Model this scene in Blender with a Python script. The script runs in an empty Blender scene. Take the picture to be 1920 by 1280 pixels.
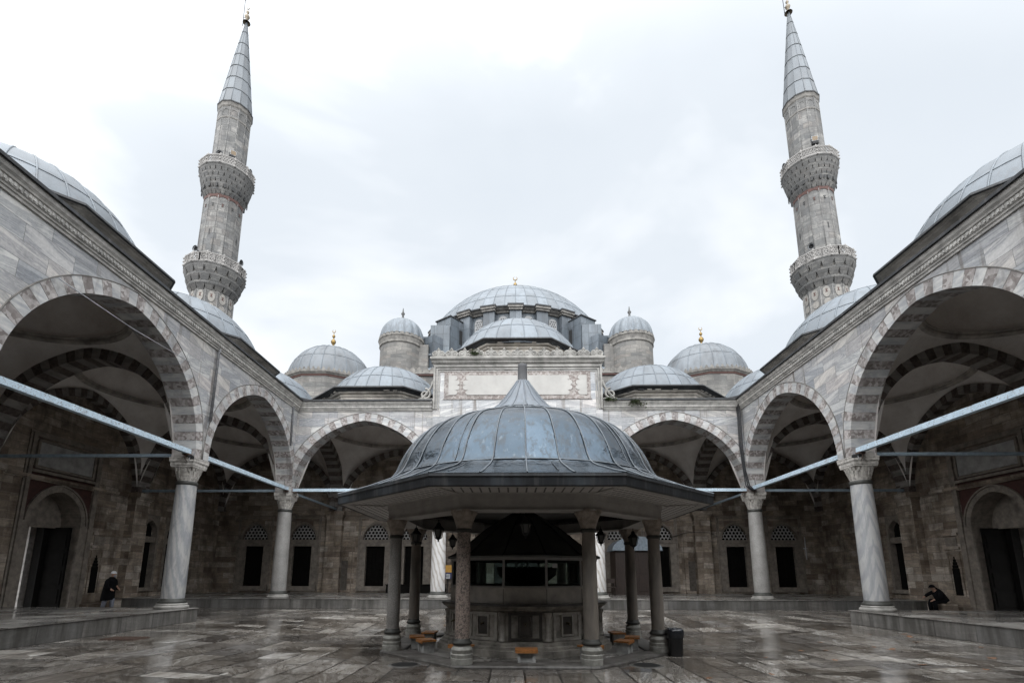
import bpy, bmesh, math, random
from math import sin, cos, pi, radians, acos, sqrt, atan2
from mathutils import Vector, Matrix
random.seed(7)
scene = bpy.context.scene
COL = scene.collection

# ------------------------------------------------------------------ mesh builder
class MB:
    def __init__(self, tf=None):
        self.v = []; self.f = []; self.m = []; self.r = []; self.s = []; self.uv = []; self.tf = tf
    def vert(self, p):
        if self.tf: p = self.tf(p)
        self.v.append(tuple(p)); return len(self.v) - 1
    def fidx(self, idx, mat=0, rnd=None, smooth=False, uv=None):
        self.f.append(list(idx)); self.m.append(mat); self.r.append(random.random() if rnd is None else rnd)
        self.s.append(smooth); self.uv.append(uv)
    def face(self, pts, mat=0, rnd=None, smooth=False, uv=None):
        self.fidx([self.vert(p) for p in pts], mat, rnd, smooth, uv)
    def hexa(self, c, mat=0, rnd=None):
        # c: 8 corners, bottom 4 then top 4
        i = [self.vert(p) for p in c]
        rnd = random.random() if rnd is None else rnd
        for q in ((3,2,1,0),(4,5,6,7),(0,1,5,4),(1,2,6,5),(2,3,7,6),(3,0,4,7)):
            self.fidx([i[k] for k in q], mat, rnd)
    def box(self, x0, x1, y0, y1, z0, z1, mat=0, rnd=None):
        self.hexa([(x0,y0,z0),(x1,y0,z0),(x1,y1,z0),(x0,y1,z0),(x0,y0,z1),(x1,y0,z1),(x1,y1,z1),(x0,y1,z1)], mat, rnd)
    def obox(self, c, ax, ay, az, mat=0, rnd=None):
        c, ax, ay, az = Vector(c), Vector(ax), Vector(ay), Vector(az)
        self.hexa([c-ax-ay-az, c+ax-ay-az, c+ax+ay-az, c-ax+ay-az, c-ax-ay+az, c+ax-ay+az, c+ax+ay+az, c-ax+ay+az], mat, rnd)
    def grid(self, rows, mat=0, smooth=True, closed=False, uvs=None, rndf=None):
        ids = [[self.vert(p) for p in row] for row in rows]
        n = len(rows[0])
        for i in range(len(rows)-1):
            for j in range(n if closed else n-1):
                k = (j+1) % n
                uv = None
                if uvs: uv = [uvs[i][j], uvs[i][j+1], uvs[i+1][j+1], uvs[i+1][j]]
                self.fidx([ids[i][j], ids[i][k], ids[i+1][k], ids[i+1][j]], mat, rndf(i,j) if rndf else None, smooth, uv)
        return ids
    def lathe(self, prof, c, n=24, mat=0, smooth=True, cap0=False, cap1=False, radf=None, phase=0.0, rndf=None):
        rows, uvs = [], []
        L = 0; rm = max(p[0] for p in prof)
        for i, (r, z) in enumerate(prof):
            if i: L += math.hypot(r-prof[i-1][0], z-prof[i-1][1])
            row, uvr = [], []
            for j in range(n):
                t = 2*pi*j/n + phase
                rr = r*(radf(t, i) if radf else 1)
                row.append((c[0]+rr*cos(t), c[1]+rr*sin(t), c[2]+z))
            for j in range(n+1): uvr.append((2*pi*j/n*rm, L))
            rows.append(row); uvs.append(uvr)
        ids = self.grid(rows, mat, smooth, True, uvs, rndf)
        if cap0: self.fidx(list(reversed(ids[0])), mat)
        if cap1: self.fidx(ids[-1], mat)
        return ids
    def tube(self, pts, r, n=6, mat=0, smooth=True, caps=True):
        pts = [Vector(p) for p in pts]; rows = []
        prev = None
        for i, p in enumerate(pts):
            d = (pts[min(i+1, len(pts)-1)] - pts[max(i-1, 0)]).normalized()
            a = Vector((0,0,1)) if abs(d.z) < .9 else Vector((1,0,0))
            if prev is not None: a = prev
            x = (a - d*a.dot(d)).normalized(); y = d.cross(x); prev = x
            rr = r[i] if isinstance(r, (list, tuple)) else r
            rows.append([p + x*(rr*cos(2*pi*k/n)) + y*(rr*sin(2*pi*k/n)) for k in range(n)])
        ids = self.grid(rows, mat, smooth, True)
        if caps: self.fidx(list(reversed(ids[0])), mat); self.fidx(ids[-1], mat)
    def prism(self, poly, fn, w0, w1, mat=0, rnd=None, back=True):
        # poly in (a,b); fn(a,b,w)->point
        a = [self.vert(fn(p[0], p[1], w0)) for p in poly]; b = [self.vert(fn(p[0], p[1], w1)) for p in poly]
        rnd = random.random() if rnd is None else rnd
        self.fidx(a, mat, rnd)
        if back: self.fidx(list(reversed(b)), mat, rnd)
        n = len(poly)
        for i in range(n):
            j = (i+1) % n
            self.fidx([a[i], b[i], b[j], a[j]], mat, rnd)
    def build(self, name, mats, parent=None, origin=None):
        if origin is None:
            o_ = parent
            origin = Vector((0,0,0))
            while o_ is not None:
                origin = origin + o_.location; o_ = o_.parent
        origin = Vector(origin)
        me = bpy.data.meshes.new(name)
        me.from_pydata([tuple(Vector(p)-origin) for p in self.v], [], self.f)
        if not isinstance(mats, (list, tuple)): mats = [mats]
        for m in mats: me.materials.append(m)
        me.polygons.foreach_set('material_index', self.m)
        me.polygons.foreach_set('use_smooth', self.s)
        at = me.attributes.new('rnd', 'FLOAT', 'FACE')
        at.data.foreach_set('value', self.r)
        uvl = me.uv_layers.new(name='UVMap')
        uvs = []
        for fi, p in enumerate(me.polygons):
            if self.uv[fi]:
                for q in self.uv[fi]: uvs += [q[0], q[1]]
            else:
                n = p.normal; a = (abs(n.x), abs(n.y), abs(n.z))
                for vi in p.vertices:
                    x, y, z = self.v[vi]
                    if a[2] >= a[0] and a[2] >= a[1]: uvs += [x, y]
                    elif a[0] >= a[1]: uvs += [y, z]
                    else: uvs += [x, z]
        uvl.data.foreach_set('uv', uvs)
        o = bpy.data.objects.new(name, me); COL.objects.link(o)
        if parent is not None: o.parent = parent
        return o

def tag(o, label, cat, group=None, kind=None):
    if label: o['label'] = label
    if cat: o['category'] = cat
    if group: o['group'] = group
    if kind: o['kind'] = kind
    return o
def thing(name, loc, label, cat, group=None):
    o = bpy.data.objects.new(name, None); COL.objects.link(o); o.location = loc
    o.empty_display_size = .3
    return tag(o, label, cat, group)
def structure(o): o['kind'] = 'structure'; return o
def solo(mb, name, mats, origin, label, cat, group=None):
    o = mb.build(name, mats, None, origin); o.location = origin
    return tag(o, label, cat, group)
def copy_tree(o, parent=None):
    c = o.copy(); COL.objects.link(c)
    if parent is not None: c.parent = parent
    for ch in list(o.children): copy_tree(ch, c)
    return c

# ------------------------------------------------------------------ materials
class NT:
    def __init__(self, name):
        self.mat = bpy.data.materials.new(name); self.mat.use_nodes = True
        self.t = self.mat.node_tree; self.t.nodes.clear()
        self.out = self.t.nodes.new('ShaderNodeOutputMaterial')
    def n(self, typ, ins=None, **at):
        nd = self.t.nodes.new('ShaderNode'+typ)
        for k, v in at.items(): setattr(nd, k, v)
        for k, v in (ins or {}).items():
            s = nd.inputs[k]
            if hasattr(v, 'is_output'): self.t.links.new(v, s)
            else:
                if hasattr(s.default_value, '__len__') and isinstance(v, (int, float)): v = [v]*len(s.default_value)
                if hasattr(s.default_value, '__len__') and len(s.default_value) == 4 and len(v) == 3: v = (*v, 1)
                s.default_value = v
        return nd
    def math(self, op, a, b=0.0, c=None, clamp=False):
        ins = {0: a, 1: b}
        if c is not None: ins[2] = c
        return self.n('Math', ins, operation=op, use_clamp=clamp).outputs[0]
    def mix(self, f, a, b, typ='MIX'):
        nd = self.t.nodes.new('ShaderNodeMix'); nd.data_type = 'RGBA'; nd.blend_type = typ
        for i, v in ((0, f), (6, a), (7, b)):
            s = nd.inputs[i]
            if hasattr(v, 'is_output'): self.t.links.new(v, s)
            else:
                if i > 0 and isinstance(v, (int, float)): v = (v, v, v, 1)
                if i > 0 and len(v) == 3: v = (*v, 1)
                s.default_value = v
        return nd.outputs[2]
    def ramp(self, f, stops, interp='LINEAR'):
        nd = self.n('ValToRGB', {0: f}); cr = nd.color_ramp; cr.interpolation = interp
        while len(cr.elements) < len(stops): cr.elements.new(.5)
        for e, (p, c) in zip(cr.elements, stops):
            e.position = p
            if isinstance(c, (int, float)): c = (c, c, c)
            e.color = (*c[:3], 1)
        return nd.outputs[0]
    def uv(self): return self.n('TexCoord').outputs['UV']
    def obj(self): return self.n('TexCoord').outputs['Object']
    def pos(self): return self.n('NewGeometry').outputs['Position']
    def noise(self, vec, scale, detail=4, rough=.55, dist=0, w=None):
        ins = {'Vector': vec, 'Scale': scale, 'Detail': detail, 'Roughness': rough, 'Distortion': dist}
        if w is not None:
            nd = self.t.nodes.new('ShaderNodeTexNoise'); nd.noise_dimensions = '4D'
            ins['W'] = w
            for k, v in ins.items():
                if hasattr(v, 'is_output'): self.t.links.new(v, nd.inputs[k])
                else: nd.inputs[k].default_value = v
            return nd.outputs[0]
        return self.n('TexNoise', ins).outputs[0]
    def mapping(self, vec, loc=(0,0,0), rot=(0,0,0), scale=(1,1,1)):
        return self.n('Mapping', {'Vector': vec, 'Location': loc, 'Rotation': rot, 'Scale': scale}).outputs[0]
    def vadd(self, a, b): return self.n('VectorMath', {0: a, 1: b}, operation='ADD').outputs[0]
    def bump(self, h, s=.3, d=.02, normal=None):
        ins = {'Height': h, 'Strength': s, 'Distance': d}
        if normal is not None: ins['Normal'] = normal
        return self.n('Bump', ins).outputs[0]
    def attr(self, name='rnd'): return self.n('Attribute', attribute_name=name).outputs['Fac']
    def done(self, col, rough=.7, metal=0.0, normal=None, spec=.5, **kw):
        ins = {'Base Color': col, 'Roughness': rough, 'Metallic': metal, 'Specular IOR Level': spec}
        if normal is not None: ins['Normal'] = normal
        ins.update(kw)
        b = self.n('BsdfPrincipled', ins)
        self.t.links.new(b.outputs[0], self.out.inputs[0])
        return self.mat

def blocks(name, pal, bw, bh, mortar=.012, vein=.5, vein_dir=1.2, vein_scale=(.7, 5.5), dirt=.4, dirt_col=(.05,.045,.04), rough=.65, bump=.25, mort_dark=.45, dirt_scale=(.9,.9,.22), dirt_lo=.55, grain=.25, offset=.5, vcol=(.50,.51,.54), drips=0):
    t = NT(name); uv = t.uv(); pos = t.pos()
    wob = t.noise(uv, .9, 2)
    uvw = t.vadd(uv, t.n('CombineXYZ', {0: t.math('MULTIPLY', t.math('SUBTRACT', wob, .5), .10), 1: t.math('MULTIPLY', t.math('SUBTRACT', wob, .5), .02)}).outputs[0])
    br = t.n('TexBrick', {'Vector': uvw, 'Color1': 0.0, 'Color2': 1.0, 'Mortar': .5, 'Scale': 1.0, 'Mortar Size': mortar, 'Mortar Smooth': .2, 'Bias': 0.0, 'Brick Width': bw, 'Row Height': bh}, offset=offset)
    rnd = t.n('RGBToBW', {0: br.outputs[0]}).outputs[0]
    wn = t.n('TexWhiteNoise', {'W': t.math('MULTIPLY', rnd, 917.3)}, noise_dimensions='1D')
    r2 = wn.outputs[0]
    ang = t.math('MULTIPLY', t.math('SUBTRACT', r2, .5), vein_dir)
    rot = t.n('VectorRotate', {'Vector': uv, 'Angle': ang}, rotation_type='Z_AXIS').outputs[0]
    vs = t.mapping(rot, scale=(vein_scale[0], vein_scale[1], 1))
    nv = t.noise(vs, 1.0, 6, .62, .6, w=t.math('MULTIPLY', r2, 43.0))
    base = t.ramp(r2, [(i/(len(pal)-1), c) for i, c in enumerate(pal)])
    vf = t.ramp(nv, [(.40, 0), (.47, .35), (.50, 1), (.54, .45), (.60, .85), (.72, .2)])
    col = t.mix(t.math('MULTIPLY', vf, vein), base, t.mix(1.0, base, vcol, 'MULTIPLY'))
    g = t.noise(pos, 14, 4, .7)
    col = t.mix(grain, col, t.ramp(g, [(.3, .25), (.7, .75)]), 'OVERLAY')
    dm = t.noise(t.mapping(pos, scale=dirt_scale), 1.6, 6, .65)
    dm2 = t.noise(pos, .35, 3)
    df = t.ramp(t.math('ADD', t.math('MULTIPLY', dm, .75), t.math('MULTIPLY', dm2, .25)), [(dirt_lo-.07, 0), (dirt_lo+.12, 1)])
    col = t.mix(t.math('MULTIPLY', df, dirt), col, dirt_col)
    if drips:
        dn = t.noise(t.mapping(pos, scale=(1.3,1.3,.05)), 2.2, 3, .5)
        dv = t.noise(pos, 1.2, 4, .6)
        col = t.mix(t.math('MULTIPLY', t.ramp(dn, [(.58, 0), (.66, drips)]), t.ramp(dv, [(.35, .2), (.6, 1)])), col, (.12,.10,.085))
    col = t.mix(t.math('MULTIPLY', br.outputs['Fac'], mort_dark), col, t.mix(1.0, col, .25, 'MULTIPLY'))
    h = t.math('SUBTRACT', t.math('ADD', t.math('MULTIPLY', g, .25), t.math('MULTIPLY', rnd, .35)), br.outputs['Fac'])
    return t.done(col, rough, normal=t.bump(h, bump, .02))

M = {}
M['marble'] = blocks('marble_ashlar', [(.548,.533,.511),(.400,.403,.407),(.577,.562,.533),(.326,.333,.344),(.511,.488,.466),(.451,.444,.437),(.533,.492,.463),(.50,.475,.44)], 1.35, .46, .006, .95, .7, (.5, 5.5), .32, (.14,.13,.12), .5, .12, .8, dirt_lo=.55, vcol=(.48,.50,.54), drips=.9)
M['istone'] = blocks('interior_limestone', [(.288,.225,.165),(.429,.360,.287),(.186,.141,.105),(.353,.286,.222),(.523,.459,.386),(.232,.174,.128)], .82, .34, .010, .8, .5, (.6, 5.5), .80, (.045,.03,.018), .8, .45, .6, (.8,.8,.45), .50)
M['pale'] = blocks('weathered_stone', [(.202,.187,.168),(.155,.149,.139),(.231,.216,.193),(.122,.120,.113),(.185,.166,.147)], .95, .36, .010, .75, .6, (.7, 5), .60, (.07,.066,.062), .8, .3, .5, (1.0,1.0,.35), .52)
M['minaret'] = blocks('minaret_stone', [(.212,.202,.189),(.156,.154,.147),(.267,.255,.235),(.129,.129,.127),(.193,.177,.161)], .62, .5, .012, .9, .5, (1.2, 5), .70, (.065,.063,.06), .8, .35, .6, (1.2,1.2,.3), .51)
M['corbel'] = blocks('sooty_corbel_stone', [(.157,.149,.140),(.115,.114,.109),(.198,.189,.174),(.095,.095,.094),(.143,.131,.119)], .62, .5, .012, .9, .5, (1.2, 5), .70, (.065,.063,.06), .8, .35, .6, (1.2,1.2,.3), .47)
M['kerb'] = blocks('platform_stone', [(.158,.152,.140),(.116,.112,.107),(.191,.181,.167),(.135,.125,.116)], 1.3, 1.0, .022, .5, .4, (.7,5), .75, (.03,.027,.022), .55, .3, .6, (2.2,2.2,.3), .47)

def plaster():
    t = NT('vault_plaster'); p = t.pos()
    n = t.noise(p, 1.1, 6, .6); n2 = t.noise(p, 9, 4)
    c = t.ramp(n, [(.3, (.60,.555,.52)), (.7, (.82,.785,.75))])
    c = t.mix(.25, c, t.ramp(n2, [(.3, .35), (.7, .65)]), 'OVERLAY')
    return t.done(c, .9, normal=t.bump(n2, .1, .01))
M['plaster'] = plaster()
def vous(name, c0, c1, speck):
    t = NT(name); p = t.pos(); r = t.attr()
    off = t.n('CombineXYZ', {0: t.math('MULTIPLY', r, 31), 1: t.math('MULTIPLY', r, 17), 2: 0}).outputs[0]
    pv = t.vadd(p, off)
    if speck:
        v = t.n('TexVoronoi', {'Vector': pv, 'Scale': 11, 'Randomness': 1}).outputs['Color']
        s = t.n('RGBToBW', {0: v}).outputs[0]
        c = t.mix(t.ramp(s, [(.25, 0), (.75, 1)]), c0, c1)
        c = t.mix(.5, c, t.ramp(t.noise(pv, 2, 4), [(.3, .3), (.7, .7)]), 'OVERLAY')
    else:
        n = t.noise(t.mapping(pv, rot=(.4,.5,.3), scale=(1.2,1.2,5)), 1.3, 6, .6, .5)
        c = t.mix(t.ramp(n, [(.38, 0), (.62, 1)]), c0, c1)
    c = t.mix(t.math('MULTIPLY', r, .35), c, t.mix(1.0, c, .55, 'MULTIPLY'))
    st = t.noise(t.mapping(p, scale=(1,1,.4)), 1.5, 5, .65)
    c = t.mix(t.ramp(st, [(.53, 0), (.72, .7)]), c, (.075,.06,.052))
    return t.done(c, .6, normal=t.bump(t.noise(pv, 25, 3), .12, .01))
M['vw'] = vous('voussoir_white_marble', (.533,.518,.496), (.333,.337,.344), False)
M['vr'] = vous('voussoir_breccia', (.178,.152,.141), (.400,.370,.355), True)

def lead(name, c0, c1, c2, rough, bumpy=.15, wet=False):
    t = NT(name); p = t.pos(); r = t.attr()
    n = t.noise(t.mapping(p, scale=(1,1,.45)), 1.3, 6, .62)
    c = t.ramp(n, [(.28, c0), (.5, c1), (.74, c2)])
    c = t.mix(t.math('MULTIPLY', r, .6), c, t.mix(1.0, c, (.62,.60,.58), 'MULTIPLY'))
    st = t.noise(t.mapping(p, scale=(3.5,3.5,.3)), 1.6, 5, .7)
    c = t.mix(t.ramp(st, [(.52, 0), (.72, .55)]), c, (.10,.095,.095))
    b = t.noise(p, 3.2 if wet else 5, 5, .6, 1.0 if wet else 0)
    rg = t.math('ADD', rough, t.math('MULTIPLY', n, .2))
    return t.done(c, rg, 0.75 if wet else .15, t.bump(b, bumpy, .06), spec=.5)
M['lead'] = lead('lead_sheet', (.0977,.1132,.1288), (.1465,.1665,.1865), (.1776,.1998,.2220), .42)
M['leadf'] = lead('wet_lead_sheet', (.10,.14,.175), (.165,.215,.265), (.26,.33,.395), .15, .34, True)
def wet_lead():
    t = NT('dented_wet_lead'); p = t.pos(); r = t.attr()
    n = t.noise(p, 1.1, 6, .65)
    c = t.ramp(n, [(.30, (.052,.074,.096)), (.5, (.062,.086,.111)), (.70, (.074,.10,.128))])
    c = t.mix(t.math('MULTIPLY', r, .7), c, t.mix(1.0, c, .5, 'MULTIPLY'))
    st = t.noise(t.mapping(p, scale=(4.5,4.5,.35)), 1.5, 6, .72)
    c = t.mix(t.ramp(st, [(.50, 0), (.60, .75)]), c, (.04,.045,.05))
    st2 = t.noise(t.mapping(p, loc=(9,3,0), scale=(6,6,.3)), 1.5, 5, .7)
    c = t.mix(t.ramp(st2, [(.58, 0), (.70, .4)]), c, (.17,.19,.205))
    d = t.math('ADD', t.noise(p, 3.0, 4, .55, 1.2), t.math('MULTIPLY', t.noise(p, 9, 4, .6, .5), .35))
    rg = t.ramp(t.noise(p, 2.2, 5, .7), [(.38, .05), (.55, .10), (.70, .22)])
    return t.done(c, rg, .8, t.bump(d, .34, .06), .6)
M['leadf'] = wet_lead()
M['leadd'] = blocks('dark_lead_cladding', [(.075,.09,.105),(.11,.13,.148),(.06,.073,.086),(.135,.155,.175),(.09,.107,.122)], .85, 1.25, .022, .5, .2, (1.5, .6), .55, (.035,.038,.042), .45, .25, .85, (1.2,1.2,.3), .52, offset=.0)
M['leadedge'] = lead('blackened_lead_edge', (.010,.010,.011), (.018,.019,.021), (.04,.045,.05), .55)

def simple(name, c, rough=.6, metal=0.0, var=.35, scale=6, bump=.1, spec=.5, **kw):
    t = NT(name); p = t.obj()
    n = t.noise(p, scale, 5, .62)
    col = t.mix(t.ramp(n, [(.3, 0), (.7, 1)]), tuple(x*(1-var) for x in c), tuple(min(1, x*(1+var)) for x in c))
    return t.done(col, rough, metal, t.bump(n, bump, .01), spec, **kw)
M['trim'] = simple('carved_marble_trim', (.43,.415,.39), .6, var=.38, scale=3.5, bump=.3)
M['trimd'] = simple('weathered_trim', (.136,.127,.115), .75, var=.5, scale=3, bump=.35)
M['cap'] = simple('carved_capital_stone', (.390,.367,.338), .65, var=.45, scale=9, bump=.4)
M['collar'] = simple('dark_bronze_collar', (.045,.045,.04), .6, .3)
M['tie'] = simple('painted_iron_tie', (.47,.585,.67), .5, .0, var=.18, scale=9, bump=.25)
def tie_mat():
    t = NT('chipped_painted_iron'); p = t.obj()
    n = t.noise(p, 5, 6, .7); n2 = t.noise(p, 22, 4, .7)
    c = t.mix(t.ramp(n, [(.3, 0), (.7, 1)]), (.37,.47,.55), (.55,.66,.74))
    c = t.mix(t.ramp(n2, [(.56, 0), (.63, .9)]), c, (.16,.12,.095))
    c = t.mix(t.ramp(t.noise(p, 1.3, 5, .7), [(.58, 0), (.68, .6)]), c, (.24,.20,.18))
    return t.done(c, .5, normal=t.bump(n2, .35, .015))
M['tie'] = tie_mat()
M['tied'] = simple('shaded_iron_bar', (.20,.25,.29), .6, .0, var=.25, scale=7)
M['red'] = simple('red_stone_band', (.0650,.0300,.0240), .8, var=.3)
M['rust'] = simple('rusty_iron', (.06,.035,.025), .8, var=.5, scale=20)
M['iron'] = simple('black_iron', (.010,.010,.011), .6, .0, spec=.25)
M['dark'] = simple('unlit_timber', (.006,.0055,.005), .9, var=.3, bump=.2, spec=.08)
M['gold'] = simple('gilded_copper', (.20,.135,.05), .35, .8, var=.3)
M['darkgold'] = simple('tarnished_copper', (.06,.06,.058), .5, .5)
M['paint'] = simple('grey_painted_timber', (.34,.32,.30), .7, var=.18, scale=3)
M['ceil'] = simple('dark_timber_ceiling', (.035,.032,.03), .8, var=.4)
M['white'] = simple('white_paint', (.496,.504,.512), .5, var=.12)
M['fgrey'] = simple('grey_limestone', (.25,.235,.22), .7, var=.45, scale=5, bump=.4)
M['basin'] = simple('stained_basin_marble', (.25,.232,.205), .6, var=.75, scale=2.6, bump=.3)
M['basind'] = simple('dark_basin_marble', (.055,.05,.044), .45, var=.6, scale=3, bump=.3)
M['parapet'] = simple('basin_parapet_marble', (.40,.37,.335), .6, var=.35, scale=2.2, bump=.15)
M['frame'] = simple('grey_aluminium', (.30,.29,.28), .45, .2, var=.1)
M['roofcone'] = simple('dark_copper_sheet', (.085,.087,.08), .55, .2, var=.35, scale=2)
M['wood'] = simple('orange_varnished_wood', (.36,.15,.045), .45, var=.35, scale=14)
M['wooddk'] = simple('brown_wood', (.022,.012,.008), .55, var=.4, scale=9)
M['binm'] = simple('black_plastic_bin', (.016,.016,.018), .35, var=.2)
M['bag'] = simple('black_plastic_bag', (.02,.022,.026), .18, var=.2, bump=.8, scale=14)
M['coat'] = simple('black_wool', (.006,.006,.007), .95, var=.3, scale=20, spec=.1)
M['trouser'] = simple('grey_blue_cloth', (.20,.21,.25), .9, var=.25, scale=12)
M['skin'] = simple('skin', (.36,.21,.15), .6, var=.1)
M['knit'] = simple('white_knit', (.72,.72,.74), .9, var=.1, scale=40)
M['shoe'] = simple('black_leather', (.012,.011,.011), .4)
M['leaf'] = simple('green_leaf', (.05,.075,.025), .6, var=.5, scale=8)
M['dry'] = simple('dry_orange_leaf', (.15,.075,.038), .7, var=.5, scale=8)
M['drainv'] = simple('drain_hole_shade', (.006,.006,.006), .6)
M['cable'] = simple('black_cable', (.012,.012,.014), .5)
M['wire'] = simple('steel_wire', (.36,.37,.39), .5, .2)
M['pipe'] = simple('grey_zinc_pipe', (.15,.15,.155), .5, .2, var=.4)
M['glassgreen'] = simple('blue_grey_sheet_roof', (.22,.26,.30), .4, .1)
M['speaker'] = simple('speaker_grey', (.30,.31,.32), .5)
M['flood'] = simple('floodlight_ochre_glass', (.13,.085,.04), .3)
M['yellow'] = simple('poster_yellow', (.55,.30,.06), .7, var=.15)
M['navy'] = simple('poster_navy', (.03,.03,.10), .7)

def colmat(name, kind):
    t = NT(name); p = t.obj()
    if kind == 'diag':
        w = t.n('TexWave', {'Vector': t.mapping(p, rot=(.5,.45,.3), scale=(1,1,.32)), 'Scale': 1.9, 'Distortion': 7, 'Detail': 6, 'Detail Scale': 1.6, 'Detail Roughness': .72}).outputs['Fac']
        c = t.ramp(w, [(.0, (.238,.242,.251)), (.4, (.299,.299,.299)), (.75, (.334,.326,.317)), (1, (.361,.352,.339))])
        n3 = t.noise(t.mapping(p, rot=(.45,.4,.2), scale=(1,1,.22)), 4.5, 6, .7, .4)
        c = t.mix(t.ramp(n3, [(.48, 0), (.62, .65)]), c, (.17,.175,.185))
    elif kind == 'chevron':
        s = t.n('SeparateXYZ', {0: p})
        a = t.math('ABSOLUTE', t.math('SUBTRACT', s.outputs[0], t.math('MULTIPLY', s.outputs[1], .25)))
        v = t.n('CombineXYZ', {0: t.math('MULTIPLY', a, 2.6), 1: 0.0, 2: t.math('ADD', s.outputs[2], t.math('MULTIPLY', a, 3.0))}).outputs[0]
        w = t.n('TexWave', {'Vector': v, 'Scale': .42, 'Distortion': 10, 'Detail': 6, 'Detail Scale': 1.1, 'Detail Roughness': .7}, bands_direction='Z').outputs['Fac']
        c = t.ramp(w, [(.0, (.257,.261,.270)), (.4, (.315,.315,.315)), (.75, (.369,.360,.351)), (1, (.347,.342,.338))])
        n3 = t.noise(t.mapping(p, scale=(1,1,.14)), 6, 6, .7, .3)
        c = t.mix(t.ramp(n3, [(.5, 0), (.64, .55)]), c, (.20,.205,.215))
    elif kind == 'granite':
        n = t.noise(p, 42, 3, .8); n2 = t.noise(p, 2, 4)
        c = t.mix(.6, t.ramp(n2, [(.3, (.20,.19,.18)), (.7, (.29,.28,.265))]), t.ramp(n, [(.35, .2), (.65, .75)]), 'OVERLAY')
    elif kind == 'zebra':
        w = t.n('TexWave', {'Vector': t.mapping(p, rot=(.2,.55,.2), scale=(1,1,.55)), 'Scale': 1.7, 'Distortion': 6, 'Detail': 4, 'Detail Scale': 1.0, 'Detail Roughness': .6}).outputs['Fac']
        c = t.ramp(w, [(.1, (.36,.33,.30)), (.32, (.50,.49,.475)), (.9, (.55,.54,.53))])
    elif kind == 'pink':
        v = t.n('TexVoronoi', {'Vector': p, 'Scale': 38}).outputs['Color']
        s = t.n('RGBToBW', {0: v}).outputs[0]
        c = t.ramp(s, [(.26, (.10,.085,.075)), (.42, (.21,.165,.14)), (.8, (.29,.235,.205))])
    else:
        n = t.noise(t.mapping(p, scale=(1,1,.3)), 2.2, 6, .65, .6)
        c = t.ramp(n, [(.3, (.10,.092,.082)), (.5, (.20,.175,.15)), (.72, (.30,.265,.23))])
    d = t.noise(t.mapping(p, scale=(1,1,.35)), 1.6, 5, .65)
    c = t.mix(t.ramp(d, [(.55, 0), (.78, .6)]), c, (.10,.09,.08))
    return t.done(c, .5, normal=t.bump(t.noise(p, 18, 4), .15, .01))
for k in ('diag','chevron','granite','zebra','pink','brown'): M['c_'+k] = colmat('column_'+k, k)

def soffit_mat():
    t = NT('latticed_soffit'); uv = t.uv()
    sk = t.mapping(uv, scale=(1,1,1))
    sx = t.n('SeparateXYZ', {0: sk})
    v = t.n('CombineXYZ', {0: t.math('ADD', sx.outputs[0], t.math('MULTIPLY', sx.outputs[1], .0)), 1: sx.outputs[1], 2: 0.0}).outputs[0]
    b = t.n('TexBrick', {'Vector': v, 'Color1': 0.0, 'Color2': 1.0, 'Mortar': .5, 'Scale': 1.0, 'Mortar Size': .019, 'Mortar Smooth': .1, 'Brick Width': .19, 'Row Height': .155}, offset=0.0)
    c = t.mix(t.math('MULTIPLY', b.outputs['Fac'], .9), (.50,.475,.45), (.035,.032,.03))
    return t.done(c, .7, normal=t.bump(t.math('SUBTRACT', 0.0, b.outputs['Fac']), .5, .02))
M['soffit'] = soffit_mat()

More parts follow.
